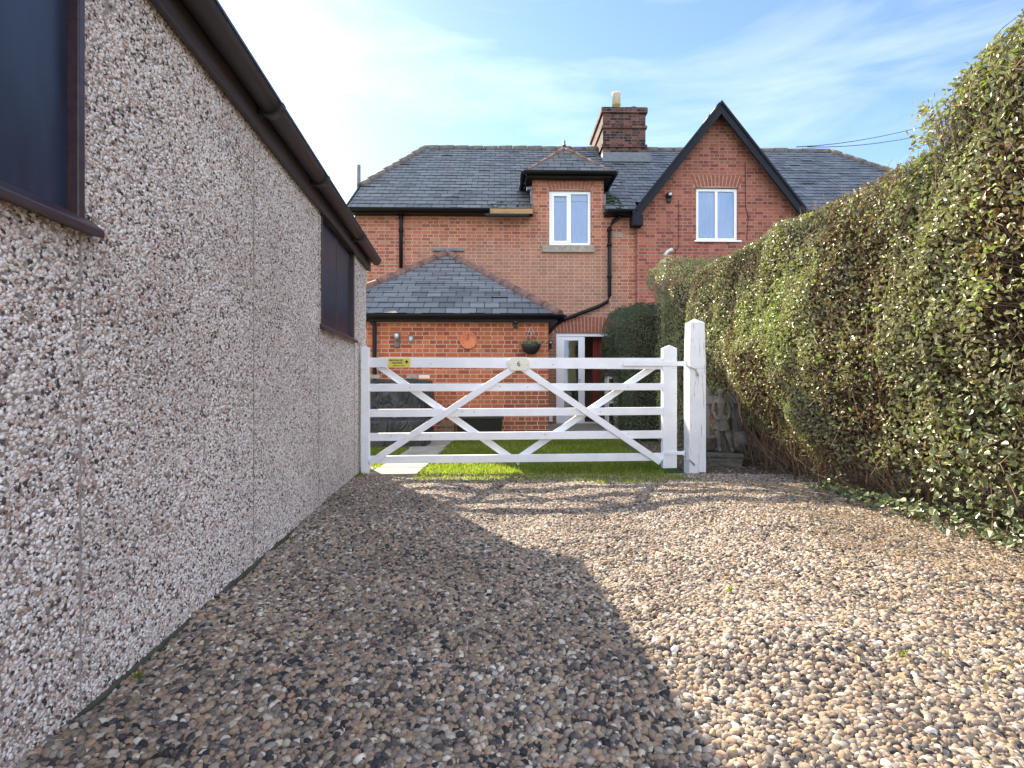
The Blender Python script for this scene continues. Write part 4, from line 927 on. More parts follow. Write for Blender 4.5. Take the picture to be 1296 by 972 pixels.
def brace(p, q, yo, w_=.068):
    a = TP(*p, yo); c = TP(*q, yo); d = Vector((c[0]-a[0], 0, c[1]-a[1])).normalized()
    MB().bar(Vector((a[0], yo, a[1])), Vector((c[0], yo, c[1])), w_, .022, up=(0, 1, 0)).build('brace', M['gate_paint'], gate, bevel=.003)
yb_ = T/2+.0125; yf = -T/2-.0125
brace((468, 586), (651, 465.5), yf); brace((661, 465.5), (836, 585), yf)
brace((479, 463), (646, 579), yb_); brace((829, 463), (659, 578), yb_)
# number plate
a = TP(643, 469, yf-.02); c = TP(670, 452.3, yf-.02); xm_ = (a[0]+c[0])/2; zm_ = (a[1]+c[1])/2; hw_ = (c[0]-a[0])/2; hh_ = (c[1]-a[1])/2
pts = []
for sx, sz in ((1, 1), (-1, 1), (-1, -1), (1, -1)):
    L3 = [(hw_, hh_*.55), (hw_*.86, hh_*.6), (hw_*.74, hh_)]
    if sx*sz < 0: L3 = L3[::-1]
    pts += [(xm_+sx*u, 0, zm_+sz*v_) for u, v_ in L3]
pl = MB().prism(pts, (0, yf-.024, 0), (0, yf-.012, 0)).build('number_plate', M['plaque'], gate, bevel=.003)
text_part('6', .075, M['ink'], pl, (xm_, yf-.0255, zm_), 'numeral')
for s_ in (-1, 1): MB().lathe([(.006, 0), (.005, .004), (.001, .004)], (xm_+s_*hw_*.8, yf-.0245, zm_-hh_*.15), 8, 'Y').build('screw', M['steel'], pl)
b = MB().prism([(xm_-.035, 0, TP(650, 577)[1]), (xm_+.03, 0, TP(650, 577)[1]), (xm_+.015, 0, TP(650, 588)[1]), (xm_, 0, TP(650, 590.5)[1]), (xm_-.015, 0, TP(650, 588)[1])], (0, yb_+.012, 0), (0, yb_+.03, 0)).build('drop_block', M['gate_paint'], gate, bevel=.002)
# yellow notice
a = TP(491.4, 464.6, -T/2-.004); c = TP(519.3, 453.4, -T/2-.004)
sg = MB().box(a[0], c[0], -T/2-.006, -T/2-.001, a[1], c[1]).build('notice', M['yellow'], gate)
W_ = c[0]-a[0]; H_ = c[1]-a[1]; xs_ = a[0]; ys_ = -T/2-.0072
text_part('BEWARE OF', .021, M['ink'], sg, (xs_+W_*.36, ys_, a[1]+H_*.76), 'lettering', .0006, font_sx=1.2)
text_part('THE DOG', .024, M['ink'], sg, (xs_+W_*.40, ys_, a[1]+H_*.46), 'lettering', .0006, font_sx=1.05)
text_part('ENTER AT OWN RISK', .0125, M['ink'], sg, (xs_+W_*.48, ys_, a[1]+H_*.16), 'lettering', .0002, font_sx=1.0)
b = MB().prism([(xs_+W_*.74, 0, a[1]+H_*.62), (xs_+W_*.80, 0, a[1]+H_*.5), (xs_+W_*.84, 0, a[1]+H_*.38), (xs_+W_*.87, 0, a[1]+H_*.5), (xs_+W_*.92, 0, a[1]+H_*.6), (xs_+W_*.87, 0, a[1]+H_*.68), (xs_+W_*.85, 0, a[1]+H_*.86), (xs_+W_*.81, 0, a[1]+H_*.7)], (0, ys_, 0), (0, ys_+.001, 0)); b.build('emblem', M['ink'], sg)
# strap hinges
a = TP(787, 460, 0); c = TP(864, 460, 0)
zt = TP(850, 457.5)[1]; zb = TP(850, 463.3)[1]
hb = MB().box(a[0], c[0]+.02, -.0445, -.0375, zb, zt); hb.lathe([(.018, 0), (.018, .07)], (c[0]+.035, -.03, zb-.01), 10)
hb.box(c[0]+.045, c[0]+.075, -.04, -.02, zb, zt-.02); hb.build('strap_hinge', M['gate_paint'], gate, bevel=.002)
zt = TP(850, 570.5)[1]; zb = TP(850, 575)[1]; a = TP(839, 570, 0)
hb = MB().box(a[0], c[0]-.01, -.0445, -.0375, zb, zt); hb.lathe([(.012, 0), (.012, .05)], (c[0]+.0, -.03, zb-.01), 10); hb.build('strap_hinge', M['gate_paint'], gate, bevel=.002)
b = MB(); rb = random.Random(4)
for x, y in ((500, 461), (519, 490), (545, 460), (600, 521), (668, 490), (700, 461), (800, 461), (820, 462), (795, 490), (830, 460), (633, 489), (585, 521), (760, 521), (742, 521), (495, 552), (545, 552), (690, 550), (795, 549)):
    q = TP(x, y, -T/2); MB().lathe([(.007, 0), (.005, .004), (.001, .005)], (q[0], -T/2, q[1]), 8, 'Y').build('bolt_head', M['steel'], gate)

# big hinge post
PF = Frame((0, 5.62, 0), 0); pa = PF.px(872.3, 590)[0]; pc = PF.px(893.5, 590)[0]; pw_ = pc-pa; pz = PF.px(880, 403, .08)[1]; ps = PF.px(880, 408)[1]
post = empty('gate_post', ((pa+pc)/2, 5.62+pw_/2, 0), R(1.5), 'thick white weathered wooden post right of the gate with pointed top', 'post')
h_ = pw_/2; tp = h_*.86; b = MB()
b.prism([(-h_, -h_, 0), (h_, -h_, 0), (h_, h_, 0), (-h_, h_, 0)], (0, 0, -.3), (0, 0, 1.1))
B0 = [Vector(p) for p in ((-h_, -h_, 1.101), (h_, -h_, 1.101), (h_, h_, 1.101), (-h_, h_, 1.101))]; T0 = [Vector((p.x*.88, p.y*.9, ps)) for p in B0]; ap = Vector((0, 0, pz))
for k in range(4): b.face([B0[k], B0[(k+1) % 4], T0[(k+1) % 4], T0[k]]); b.face([T0[k], T0[(k+1) % 4], ap])
b.face(B0[::-1])
b.build('shaft', M['post_paint'], post, bevel=.004)
b = MB().tube([(-h_-.02, -.09, 1.13), (-h_-.012, -h_-.012, 1.12), (-h_+.06, -h_-.012, 1.09), (-h_+.09, -h_-.01, 1.02)], .008, 6); b.build('hook', M['white_pole'], post); b = MB().tube([(-h_-.03, -.09, .15), (-h_, -h_-.01, .15), (-h_+.05, -h_-.01, .09)], .009, 6); b.build('hook', M['white_pole'], post)

# wooden fence behind the post
FZ = 6.2; FF = Frame((0, FZ, 0), 2); a = FF.px(894, 560); fence = empty('picket_fence', FF.world(a[0], 0, 0), R(2), 'weathered grey wooden fence panel between the white post and the hedge', 'fence')
zr0 = FF.px(900, 511)[1]; zr1 = FF.px(900, 501)[1]; zp = FF.px(900, 488)[1]
for x in (-.05, .32, .70):
    MB().prism([(x, 0, -.05), (x+.085, 0, -.05), (x+.085, 0, zp-.03), (x+.043, 0, zp), (x, 0, zp-.03)], (0, -.012, 0), (0, .012, 0)).build('picket', M['grey_wood'], fence, bevel=.003)
for z0_, z1_ in ((zr0, zr1), (.25, .34)): MB().box(-.12, 1.0, -.04, -.0125, z0_, z1_).build('rail', M['grey_wood'], fence, bevel=.003)

# statue
SZ = 5.82; SF = Frame((0, SZ, 0), 8); sc_ = SF.px(922, 600)
st = empty('garden_statue', SF.world(sc_[0]-.02, .05, 0), R(-12), 'weathered grey stone figure on a brick-like plinth between the white post and the hedge', 'statue')
b = MB(); b.box(-.19, .16, -.15, .15, -.02, .11); b.box(-.21, .18, -.17, .17, .1105, .145)
for k in range(3):
    for z0_ in (.005, .058): b.box(-.185+.115*k+(.02 if z0_ > .03 else 0), -.08+.115*k+(.02 if z0_ > .03 else 0), -.157, -.149, z0_, z0_+.045)
b.build('plinth', M['statue'], st, bevel=.006)
def skin_body(name, joints, edges, m, parent, sub=2):
    me = bpy.data.meshes.new(name); me.from_pydata([j[0] for j in joints], edges, [])
    o = bpy.data.objects.new(name, me); COL.objects.link(o); o.parent = parent; me.materials.append(m)
    sk = o.modifiers.new('skin', 'SKIN'); sk.use_smooth_shade = True
    if not me.skin_vertices: me.attributes.new  # layer is made by the modifier below
    bpy.context.view_layer.objects.active = o
    if not me.skin_vertices:
        bpy.ops.mesh.customdata_skin_add()
    for i, j in enumerate(joints):
        me.skin_vertices[0].data[i].radius = (j[1], j[1]*(j[2] if len(j) > 2 else 1)); me.skin_vertices[0].data[i].use_root = (i == 0)
    s2 = o.modifiers.new('smooth', 'SUBSURF'); s2.levels = sub; s2.render_levels = sub
    return o
J = [((-.03, 0, .50), .060, .8), ((-.035, 0, .58), .055, .8), ((-.04, 0, .68), .066, .75), ((-.045, 0, .745), .045, .8), ((-.045, -.01, .79), .022), ((-.045, -.015, .84), .046), ((-.045, -.015, .885), .036),
     ((-.075, 0, .44), .044), ((-.070, -.03, .31), .034), ((-.055, -.02, .19), .022), ((-.05, -.07, .165), .018),
     ((.015, 0, .44), .044), ((.045, -.05, .31), .033), ((.075, -.03, .19), .021), ((.08, -.08, .165), .018),
     ((-.115, 0, .73), .026), ((-.13, -.02, .62), .021), ((-.10, -.08, .545), .016), ((-.07, -.10, .53), .014),
     ((.025, 0, .73), .026), ((.055, -.02, .62), .021), ((.03, -.08, .545), .016), ((.0, -.10, .53), .014)]
E = [(0, 1), (1, 2), (2, 3), (3, 4), (4, 5), (5, 6), (0, 7), (7, 8), (8, 9), (9, 10), (0, 11), (11, 12), (12, 13), (13, 14), (3, 15), (15, 16), (16, 17), (17, 18), (3, 19), (19, 20), (20, 21), (21, 22)]
skin_body('figure', J, E, M['statue'], st)
b = MB(); n_ = 26; pr = []
for r0, z in ((.07, .58), (.082, .53), (.095, .47), (.105, .41)):
    pr.append([(-.03+(r0+.008*sin(k*5*2*pi/n_))*cos(2*pi*k/n_), (r0+.008*sin(k*5*2*pi/n_))*.75*sin(2*pi*k/n_), z+.012*sin(k*.9)) for k in range(n_)])
for A_, B2 in zip(pr, pr[1:]):
    for k in range(n_): b.face([A_[k], B2[k], B2[(k+1) % n_], A_[(k+1) % n_]], smooth=True)
b.build('tunic', M['statue'], st)
b = MB(); b.lathe([(.05, 0), (.09, .05), (.12, .16), (.13, .17), (.10, .15), (.02, .06)], (-.17, .05, .15), 16); b.build('shell_bowl', M['statue'], st)
# rough stone lump beside it
def rock(name, loc, size, m, label=None, cat=None, parent=None, seed=1, z0=-.3):
    import bmesh as bmh
    bm = bmh.new(); bmh.ops.create_icosphere(bm, subdivisions=3, radius=1)
    V = np.array([v.co[:] for v in bm.verts]); nz_ = vnoise(V*1.6+seed*5.3+20)-.5; nf = vnoise(V*5+seed*3.1+30)-.5
    for v, a_, c_ in zip(bm.verts, nz_, nf):
        v.co *= 1+a_*.7+c_*.18; v.co.x *= size[0]; v.co.y *= size[1]; v.co.z = max(v.co.z, z0)*size[2]
    me = bpy.data.meshes.new(name); bm.to_mesh(me); bm.free(); me.materials.append(m)
    for p in me.polygons: p.use_smooth = True
    o = bpy.data.objects.new(name, me); COL.objects.link(o); o.location = loc; o.parent = parent
    if label: tag(o, label, cat)
    return o
rock('figure_base', (.16, .03, .26), (.11, .10, .12), M['statue'], parent=st, seed=2, z0=-.8)
q = SF.px(992, 612); 

# ------------------------------------------------------------------ yard things behind the gate
CZ = 8.75; CFm = Frame((0, CZ, 0), 3)
a = CFm.px(452, 548)[0]; c = CFm.px(546, 548)[0]; zt = CFm.px(500, 482)[1]
cov = empty('covered_barbecue', CFm.world((a+c)/2, .25, 0), R(3), 'bulky garden furniture under a dark grey cover against the extension wall', 'covered furniture')
hwc = (c-a)/2
def draped(w_, d_, h_, amp, seed, nU=72, nV=18, skirt=1.08):
    Vv = []; Fc = []; 
    for j in range(nV+1):
        t_ = j/nV
        for i in range(nU):
            a_ = 2*pi*i/nU; cx_ = cos(a_); sy_ = sin(a_); e = .28
            X_ = math.copysign(abs(cx_)**e, cx_); Y_ = math.copysign(abs(sy_)**e, sy_)
            if t_ < .72: s = 1+(skirt-1)*(1-t_/.72); z = h_*(t_/.72); xx = X_*w_*15+t_*2.5; fold = amp*(1-t_/.72*.6)*(sin(xx+seed)+.7*sin(xx*2.3+seed*2.1+t_*3)+.4*sin(t_*9+xx))
            else: k_ = (t_-.72)/.28; s = (1-k_)*.98; z = h_+.03*sin(k_*pi/2)-.03*abs(sin(a_*2))*k_; fold = 0
            Vv.append((X_*w_*s+fold*X_*.5, Y_*d_*s+fold*Y_, z+.012*sin(a_*5+t_*9)))
    for j in range(nV):
        for i in range(nU): Fc.append((j*nU+i, j*nU+(i+1) % nU, (j+1)*nU+(i+1) % nU, (j+1)*nU+i))
    return np.array(Vv), np.array(Fc)
V, Fc = draped(hwc, .40, zt, .075, 1.3, nV=30); np_mesh('cover', V, Fc, None, M['cover'], cov, smooth=True)
for x, y, lab in ((474, 478.5, 'single loose brick holding down the left end of the dark cover'), (529, 479, 'two loose bricks laid end to end on top of the dark cover')):
    q = CFm.px(x, y, .1); o = empty('loose_brick', CFm.world(q[0], .1, zt+.035), R(8), lab, 'bricks')
    if x < 500: MB().box(-.09, .09, -.05, .05, 0, .065).build('brick', M['stone'], o, bevel=.005)
    else:
        MB().box(-.18, .0, -.05, .05, 0, .065).build('brick', M['stone'], o, bevel=.005); MB().box(.012, .19, -.045, .055, 0, .062).build('brick', M['pot'], o, bevel=.005)
BZ = 8.1; BF = Frame((0, BZ, 0), 3); a = BF.px(455, 548)[0]; c = BF.px(540, 548)[0]; zt2 = BF.px(500, 531)[1]
o = empty('garden_table', BF.world((a+c)/2, .15, 0), R(3), 'low dark covered table with a steel cup in front of the grey cover', 'covered table')
V, Fc = draped((c-a)/2, .3, zt2, .012, 4.4, skirt=1.04); np_mesh('cover', V, Fc, None, M['cover'], o, smooth=True)
q = BF.px(508, 532, 0); o = empty('steel_cup', BF.world(q[0], .0, zt2+.02), 0, 'small dull steel pot standing on the low covered table', 'pot'); 
MB().lathe([(.03, 0), (.036, .075), (.05, .08), (.05, .09), (.001, .09)], (0, 0, 0), 14).build('pot_body', M['steel'], o)
q = BF.px(494, 532, 0); o = empty('metal_rod', BF.world(q[0], -.1, zt2+.05), R(-25), 'thin pale metal rod lying on the low covered table', 'rod'); MB().tube([(-.12, 0, .035), (.12, 0, -.01)], .008, 6).lathe([(.014, 0), (.014, .02)], (-.12, 0, .03), 8).build('shaft', M['steel'], o)
# black trough
KF = Frame((0, 8.9, 0), 2); a = KF.px(577, 548)[0]; c = KF.px(636, 548)[0]; zt3 = KF.px(600, 529)[1]
o = empty('storage_trough', KF.world((a+c)/2, .25, 0), R(2), 'black plastic trough planter standing against the brick extension wall', 'trough'); h_ = (c-a)/2
b = MB(); B0 = [(-h_*.93, -.18), (h_*.93, -.18), (h_*.93, .18), (-h_*.93, .18)]; T0 = [(-h_, -.22), (h_, -.22), (h_, .22), (-h_, .22)]
for k in range(4): k2 = (k+1) % 4; b.face([(*B0[k], 0), (*B0[k2], 0), (*T0[k2], zt3), (*T0[k], zt3)])
b.face([(*p, 0.) for p in B0][::-1]); b.face([(*(x_*.95 for x_ in p), zt3-.06) for p in T0])
b.build('tub', M['cover_dk'], o)
b = MB(); b.box(-h_-.02, h_+.02, -.245, -.2, zt3-.02, zt3+.02); b.box(-h_-.02, h_+.02, .2, .245, zt3-.02, zt3+.02); b.box(-h_-.02, -h_+.03, -.2, .2, zt3-.02, zt3+.02); b.box(h_-.03, h_+.02, -.2, .2, zt3-.02, zt3+.02); b.build('rim', M['cover_dk'], o, bevel=.008)
MB().box(-h_*.9, h_*.9, -.20, .20, zt3-.058, zt3-.03).build('compost', M['soil'], o)
BB = Frame((0, 8.85, 0), 2); a = BB.px(556, 548)[0]; c = BB.px(574, 548)[0]; o = empty('plant_crate', BB.world((a+c)/2, .2, 0), R(4), 'dark wooden crate between the cover and the black trough', 'crate'); h_ = (c-a)/2; zc_ = BB.px(560, 533)[1]
for k in range(3): MB().box(-h_, h_, -.16, -.14, .02+k*zc_/3, (k+.86)*zc_/3+.02).build('slat', M['bark'], o)
MB().box(-h_, h_, -.139, .15, 0, zc_*.85).build('box', M['bark'], o)
# tall garden lantern by the door
LF = Frame((0, 9.9, 0), 4); q0 = LF.px(768.5, 545)[0]; q1 = LF.px(782.5, 545)[0]; zl = LF.px(775, 476)[1]; zl2 = LF.px(775, 470)[1]
o = empty('garden_lantern', LF.world((q0+q1)/2, .1, .075), R(4), 'tall white-framed lantern stand with dark pointed roof beside the house door', 'lantern'); h_ = (q1-q0)/2; zl -= .075; zl2 -= .075
b = MB()
for sx in (-1, 1):
    for sy in (-1, 1): b.box(sx*h_-(.035 if sx > 0 else 0), sx*h_+(.035 if sx < 0 else 0), sy*h_-(.035 if sy > 0 else 0), sy*h_+(.035 if sy < 0 else 0), 0, zl)
for z_ in (0.02, .5*zl, zl-.05): b.box(-h_+.036, h_-.036, -h_+.003, -h_+.03, z_, z_+.04); b.box(-h_+.036, h_-.036, h_-.03, h_-.003, z_, z_+.04)
b.build('frame', M['white_pole'], o, bevel=.003)
e = h_+.03; b = MB(); ap = Vector((0, 0, zl2+.05)); cs = [Vector((-e, -e, zl+.001)), Vector((e, -e, zl+.001)), Vector((e, e, zl+.001)), Vector((-e, e, zl+.001))]
for k in range(4): b.face([cs[k], cs[(k+1) % 4], ap])
b.face(cs[::-1]); b.build('lantern_roof', M['dark'], o)
MB().lathe([(.03, .5*zl+.041), (.03, .5*zl+.14), (.001, .5*zl+.14)], (0, 0, 0), 12).build('candle', M['plaque'], o)
# bent white pole above the hedge
WFm = Frame((0, 8.9, 0), 0); pts = [WFm.px(x, y) for x, y in ((839, 560), (839, 372), (841, 330), (841, 323), (845, 318.5), (851, 315.5))]
b = MB(); b.tube([(p[0]-pts[0][0], 0, p[1]) for p in pts], .03, 10); o = b.build('bent_pole', M['white_pole'], None, loc=(pts[0][0], 8.9, 0)); tag(o, 'slim pale pole with a bent tip rising through the clipped hedge', 'pole')

# ------------------------------------------------------------------ hedges
def twigs(n, A, B_, r, rng=RNG, jit=.04):
    """n thin three-sided bent sticks from A to B"""
    mid = (A+B_)/2+rng.normal(0, jit, (n, 3)); rings = []
    for P_, s in ((A, 1.0), (mid, .8), (B_, .35)):
        t_ = B_-A; t_ /= np.linalg.norm(t_, axis=1)[:, None]+1e-9; u = np.cross(t_, [0.3, 0.2, 1.0]); u /= np.linalg.norm(u, axis=1)[:, None]+1e-9; v = np.cross(t_, u)
        for k in range(3):
            a_ = 2*pi*k/3; rings.append(P_+(u*cos(a_)+v*sin(a_))*(r*s)[:, None])
    V = np.stack(rings, 1).reshape(-1, 3); i = np.arange(n)*9; F_ = []
    for s in (0, 3):
        for k in range(3): F_.append(np.stack([i+s+k, i+s+(k+1) % 3, i+s+3+(k+1) % 3, i+s+3+k], 1))
    return V, np.concatenate(F_)
def hedge(name, frame_deg, origin, size, label, nface, leafm, leafsize, tonefn, prof=None, cat='hedge', core=.22, faces='WSET', wr=.5, ntw=2500, gap=None, rough_=.10, depth=.10, seed=1, group=None, stems=8):
    """box hedge: local x 0..sx (face at x=0 looks to the drive), y 0..sy, z 0..sz"""
    rng = np.random.default_rng(seed); sx, sy, sz = size
    root = empty(name, origin, R(frame_deg), label, cat, group)
    areas = {'W': sy*sz, 'S': sx*sz, 'E': sy*sz*.4, 'T': sx*sy*.8, 'N': sx*sz}
    tot = sum(areas[f] for f in faces); Cs = []; Ns = []
    for f in faces:
        n = int(nface*areas[f]/tot); a = rng.random(n); b_ = rng.random(n); d = rng.exponential(depth, n)-.02
        if f == 'W': p = np.stack([d, a*sy, b_*sz], 1); nn = np.tile([-1., 0, .15], (n, 1))
        elif f == 'E': p = np.stack([sx-d, a*sy, b_*sz], 1); nn = np.tile([1., 0, .1], (n, 1))
        elif f == 'S': p = np.stack([a*sx, d, b_*sz], 1); nn = np.tile([0., -1, .15], (n, 1))
        elif f == 'N': p = np.stack([a*sx, sy-d, b_*sz], 1); nn = np.tile([0., 1, .15], (n, 1))
        else: p = np.stack([a*sx, b_*sy, sz-d*.8], 1); nn = np.tile([0., 0, 1.], (n, 1))
        Cs.append(p); Ns.append(nn)
    C = np.concatenate(Cs); Nn = np.concatenate(Ns)
    bulge = (vnoise(C*1.7+seed)-.5)*rough_*2+(vnoise(C*6+seed*3)-.5)*rough_*.9
    C = C+Nn*(bulge*np.where(Nn[:, 2] > .9, .35, 1))[:, None]
    if prof is not None: C, Nn, k = prof(C, Nn, rng); C = C[k]; Nn = Nn[k]
    if gap is not None: k = rng.random(len(C)) < gap(C); C = C[k]; Nn = Nn[k]
    n = len(C); V, Fq = leaves(n, C, rng.uniform(*leafsize, n), Nn, .8, wr, rng)
    tn = tonefn(C, rng); np_mesh('foliage', V, Fq, np.tile(tn, 2), leafm, root)
    # twigs through the outer layer
    idx = rng.integers(0, n, ntw); B2 = C[idx]+rng.normal(0, .02, (ntw, 3)); A2 = B2-Nn[idx]*rng.uniform(.1, .3, (ntw, 1))+rng.normal(0, .09, (ntw, 3)); A2[:, 2] -= rng.uniform(0, .18, ntw)
    V, Fq = twigs(ntw, A2, B2, rng.uniform(.0015, .004, ntw), rng); np_mesh('twigs', V, Fq, None, M['bark'], root)
    m_ = MB(); c_ = core
    return root, C, Nn, rng
dark_core = simple('inner_light_block', (0.035, 0.032, 0.018), 0.95, 0.5, 30, 1.0)  # for boxes added inside the hedges so light doesn't shine through
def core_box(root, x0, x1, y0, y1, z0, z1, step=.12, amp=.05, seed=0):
    """plain dark box added inside a hedge to keep light from passing"""
    b = MB(); b.box(x0, x1, y0, y1, z0, z1); o = b.build('inner_light_block', dark_core, root)
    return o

# the big hedge on the right of the drive.  local x = u outwards from the drive, y = v
HU = 3.10; hv0, hv1 = 0.2, 7.05
def big_prof(C, Nn, rng):
    x, y, z = C.T; v = y+hv0
    top = np.where(v < 3.17, np.minimum(2.86+.30*(3.17-v), 3.05), 2.50-.018*(v-3.3)*1.0)+(vnoise(np.stack([v*2.2, v*0, v*0+3], 1))-.5)*.05
    z2 = np.minimum(z, 2.53)/2.52*top
    # foot pulled in, a belly at mid height
    zf_ = .42+.95*np.clip((v-4.3)/2.0, 0, 1); x2 = x-0.10*np.sin(np.clip(z2/2.4, 0, 1)*pi)+np.clip(zf_-z2, 0, 1)*.5+.10*np.clip(3.3-v, 0, 1)*0
    C2 = np.stack([x2, y, z2], 1)
    dens = np.clip((z2-.12)/.5, .04, 1)
    return C2, Nn, (rng.random(len(C)) < dens)
def big_tone(C, rng):
    n = vnoise(C*1.25+2); n2 = vnoise(C*4+8)
    t_ = .28+.42*n+.30*n2+rng.normal(0, .12, len(C))
    # browner, barer stretches and young green patches
    br_ = vnoise(C*np.array([1, 1.6, 1.1])+31); t_ = np.where((br_ > .63) & (rng.random(len(C)) < .42), rng.uniform(0, .16, len(C)), t_)
    t_ = np.where(rng.random(len(C)) < .06, rng.uniform(.85, 1, len(C)), t_)
    return np.clip(t_, 0, 1)
def big_gap(C):
    v = C[:, 1]+hv0; pt_ = np.exp(-((v-2.6)/.33)**2-((C[:, 2]-1.3)/.42)**2)
    g_ = 1-.85*pt_
    b_ = vnoise(C*np.array([1, 1.6, 1.1])+31); return np.where(b_ > .64, .6, 1.0)*g_
# two depth zones keep leaves where the picture needs them
hroot, C, Nn, rng = hedge('clipped_hedge', GA, GF.world(HU, hv0, 0), (1.25, hv1-hv0, 2.52), 'long tall clipped privet hedge running down the right side of the drive', 185000, M['leaf'], (.024, .047), big_tone, big_prof,
      faces='WSETN', ntw=42000, gap=big_gap, seed=3, depth=.06, rough_=.085)
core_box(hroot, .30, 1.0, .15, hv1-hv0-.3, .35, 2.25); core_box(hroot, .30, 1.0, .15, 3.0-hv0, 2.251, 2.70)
# bare stems at the foot
b = MB(); rs = random.Random(8)
for k in range(60):
    y_ = rs.uniform(.3, 6.8); x_ = rs.uniform(.12, .5); b.tube([(x_, y_, -.05), (x_+rs.uniform(-.05, .05), y_+rs.uniform(-.1, .1), .35), (x_+rs.uniform(-.12, .08), y_+rs.uniform(-.25, .25), .85)], .012, 6, rr=[rs.uniform(.009, .019), .010, .005])
b.build('stems', M['bark'], hroot)
n = 1500; rng = np.random.default_rng(5)
A2 = np.stack([rng.uniform(.10, .45, n), rng.uniform(.3, 6.7, n), rng.uniform(0, .3, n)], 1); B2 = A2+np.stack([rng.uniform(-.22, .05, n), rng.normal(0, .2, n), rng.uniform(.0, .5, n)], 1)
V, Fq = twigs(n, A2, B2, rng.uniform(.0015, .0042, n), rng, .05); np_mesh('twigs', V, Fq, None, M['bark'], hroot)
# unclipped spray at the step where the hedge gets taller
n = 1000; A2 = np.stack([rng.uniform(-.02, .6, n), 3.17-hv0+rng.uniform(-1.0, .08, n), rng.uniform(2.3, 2.52, n)], 1); B2 = A2+np.stack([rng.normal(0, .05, n), rng.uniform(-.05, .30, n), rng.uniform(.16, .36, n)], 1)
V, Fq = twigs(n, A2, B2, rng.uniform(.0015, .0035, n), rng, .03); np_mesh('twigs', V, Fq, None, M['bark'], hroot)
k_ = rng.random(n) < .95; Cc = np.repeat(B2[k_], 5, 0)+rng.normal(0, .035, (k_.sum()*5, 3)); nn_ = len(Cc)
V, Fq = leaves(nn_, Cc, rng.uniform(.026, .05, nn_), np.tile([-.5, 0, .6], (nn_, 1)), .8, .5, rng); np_mesh('foliage', V, Fq, np.tile(big_tone(Cc, rng), 2), M['leaf'], hroot)
# fine upright shoots along the clipped top
n = 900; A2 = np.stack([rng.uniform(-.03, .4, n), rng.uniform(3.1-hv0, hv1-hv0, n), np.full(n, 2.45)], 1); B2 = A2+np.stack([rng.normal(0, .02, n), rng.normal(0, .03, n), rng.uniform(.03, .12, n)], 1)
V, Fq = twigs(n, A2, B2, rng.uniform(.001, .0025, n), rng, .01); np_mesh('twigs', V, Fq, None, M['bark'], hroot)

# ivy at its foot
ivy = empty('ivy', GF.world(3.05, 3.0, 0), R(GA), 'low glossy ivy trailing over the gravel at the foot of the long hedge', 'ivy')
n = 620; vv_ = rng.random(n)**1.3*2.4-.9; Cc = np.stack([rng.normal(.10, .10, n)+.03*np.sin(vv_*4), vv_, np.abs(rng.normal(.035, .035, n))+.02+np.clip(.4-vv_, 0, 1)*rng.random(n)**2*.45], 1)
V, Fq = leaves(n, Cc, rng.uniform(.03, .062, n), np.tile([-.3, -.1, 1.], (n, 1)), .5, .85, rng); np_mesh('foliage', V, Fq, np.tile(np.clip(rng.normal(.5, .25, n), 0, 1), 2), M['ivy'], ivy)
# ivy climbing up the near end of the hedge
n = 650; Cc = np.stack([rng.normal(-.02, .07, n), rng.uniform(-1.2, .35, n), rng.random(n)**1.3*1.0], 1)
V, Fq = leaves(n, Cc, rng.uniform(.024, .045, n), np.tile([-1., 0, .5], (n, 1)), .5, .8, rng); np_mesh('foliage', V, Fq, np.tile(np.clip(rng.normal(.5, .25, n), 0, 1), 2), M['ivy'], ivy)

# hedges behind the gate
block_tone = lambda C, rng: np.clip(.45+.35*vnoise(C*3)+rng.normal(0, .13, len(C)), 0, 1)  # leaf tone of the hedge block, varied at random
def mush(C, Nn, rng):
    x, y, z = C.T; x2 = np.where(z > 2.50, x-.16*np.clip(1-np.abs(x)/.3, 0, 1), x)
    return np.stack([x2, y, z], 1), Nn, ~((x > .38+.05*np.sin(z*9)) & (z < 2.0))
QF = Frame((0, 7.85, 0), 2); q = QF.px(857, 500)[0]
r1, *_ = hedge('clipped_hedge', 2, QF.world(q, 0, 0), (1.3, 1.0, QF.px(860, 326)[1]), 'tall square-topped hedge block behind the thick white gate post', 30000, M['leaf'], (.022, .042), block_tone, mush, faces='WSTN', ntw=1500, seed=12, depth=.07, rough_=.07)
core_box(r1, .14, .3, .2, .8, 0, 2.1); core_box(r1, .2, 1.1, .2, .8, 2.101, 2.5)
dk = lambda C, rng: np.clip(.3+.5*vnoise(C*4)+rng.normal(0, .15, len(C)), 0, 1)
def rnd_top(C, Nn, rng):
    x, y, z = C.T; k = np.clip((z-1.9)/.5, 0, 1)**2; return np.stack([x+.18*k*np.clip(1-x/.5, 0, 1), y+.12*k, z], 1), Nn, np.ones(len(C), bool)
Q2 = Frame((0, 8.8, 0), 2); q = Q2.px(797, 500)[0]
r2, *_ = hedge('evergreen_hedge', 2, Q2.world(q, 0, 0), (1.3, 1.1, Q2.px(820, 382)[1]), 'dark evergreen hedge in shade behind the gate, next to the hedge block', 24000, M['leaf_dark'], (.02, .038), dk, rnd_top, group='dark evergreen hedges by the house', faces='WSTN', ntw=900, seed=14, depth=.06, rough_=.06)
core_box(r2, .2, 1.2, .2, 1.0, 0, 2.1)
Q3 = Frame((0, 10.2, 0), 2); q = Q3.px(775, 500)[0]
r3, *_ = hedge('evergreen_hedge', 2, Q3.world(q, 0, 0), (1.5, 1.2, Q3.px(790, 386)[1]), 'dark evergreen hedge closest to the house door', 20000, M['leaf_dark'], (.022, .04), dk, rnd_top, group='dark evergreen hedges by the house', faces='WSTN', ntw=700, seed=15, depth=.06, rough_=.06)
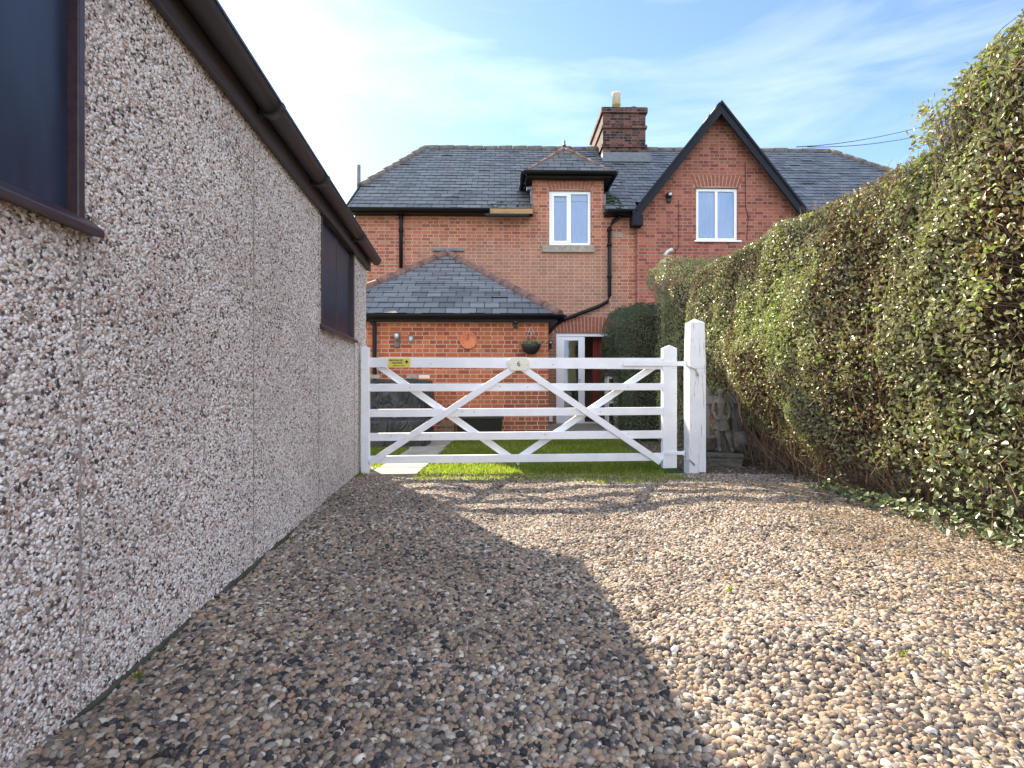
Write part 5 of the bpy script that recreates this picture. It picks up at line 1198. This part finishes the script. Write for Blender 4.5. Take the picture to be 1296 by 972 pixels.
core_box(r3, .2, 1.4, .2, 1.0, 0, 2.1)

# dry litter on the gravel near the hedge, weeds by the garage foot
n = 5200; x = rng.uniform(1.3, 3.2, n); x = 3.2-(3.2-x)*rng.random(n)**.4; y = rng.uniform(.8, 4.9, n); z = gravel_h(x, y)+.018
A2 = np.stack([x, y, z+rng.uniform(0, .008, n)], 1); d = rng.normal(0, 1, (n, 3))*[1, 1, .12]; d /= np.linalg.norm(d, axis=1)[:, None]; B2 = A2+d*rng.uniform(.02, .08, (n, 1))
V, Fq = twigs(n, A2, B2, rng.uniform(.0007, .0018, n), rng, .004); o = np_mesh('leaf_litter', V, Fq, rng.random(len(Fq)), M['straw'])
tag(o, 'dry straw-coloured clippings scattered over the gravel beside the hedge', 'clippings', kind='stuff')
n = 500; x = rng.uniform(1.0, 3.2, n); y = rng.uniform(1.0, 4.9, n); Cc = np.stack([x, y, gravel_h(x, y)+.022], 1)
V, Fq = leaves(n, Cc, rng.uniform(.015, .035, n), np.tile([0, 0, 1.], (n, 1)), .4, .6, rng); o = np_mesh('fallen_leaves', V, Fq, np.tile(rng.random(n), 2), M['straw'])
tag(o, 'small brown fallen leaves scattered over the sunny side of the gravel', 'fallen leaves', kind='stuff')
def weed(loc, n, h, label):
    o = empty('weed', loc, 0, label, 'weed', 'weeds growing in the gravel'); a = rng.uniform(0, 2*pi, n); B2 = np.stack([np.cos(a)*h*.6*rng.random(n), np.sin(a)*h*.6*rng.random(n), h*rng.uniform(.4, 1, n)], 1)
    P0 = rng.normal(0, .006, (n, 3))*[1, 1, 0]; w_ = .0035; s = np.stack([-np.sin(a), np.cos(a), a*0], 1)*w_
    V = np.stack([P0-s, P0+s, (P0+B2)/2+s*.9+[0, 0, h*.12], B2, (P0+B2)/2-s*.9+[0, 0, h*.12]], 1).reshape(-1, 3)
    np_mesh('leaves', V, np.arange(n*5).reshape(n, 5), rng.random(n), M['grass'], o)
for u, v, s, lab in ((-1.0, 1.78, .06, 'small green weed growing at the foot of the garage wall'),):
    weed(GF.world(u, v, .0), 12, s*.7, lab)
for u, v, k in ((-1.02, 2.3, 0), (-1.0, 3.3, 1), (-1.01, 1.35, 2)): weed(GF.world(u, v, 0), 8, .03+.008*k, ('tiny grass tuft at the garage foot below the first panel joint', 'tiny grass tuft at the garage foot halfway to the gate', 'tiny grass tuft at the garage foot closest to the camera')[k])
weed((1.30, 1.78, .02), 9, .038, 'tiny green seedling in the sunny gravel close to the camera')
weed((0.95, 2.35, .02), 8, .034, 'tiny yellow-green sprout in the gravel near the shadow edge')

# overhead wires
for (xa, ya), (xb, yb), lab in (((1008, 186), (1206, 142), 'upper thin overhead cable running from the roof to the right'), ((1022, 186), (1206, 155), 'lower thin overhead cable running from the roof to the right')):
    pts = []
    for k in range(13):
        t_ = k/12*1.5; Z_ = 16+t_*14; X_ = (xa+(xb-xa)*t_-CX)/F*Z_; H_ = CH+(CY-(ya+(yb-ya)*t_))/F*Z_-.5*sin(k/12*pi)*.8; pts.append((X_, Z_, H_))
    b = MB(); b.tube([Vector(p)-Vector(pts[0]) for p in pts], .014, 5); o = b.build('overhead_wire', M['wire'], None, loc=pts[0]); tag(o, lab, 'cable', 'overhead wires')
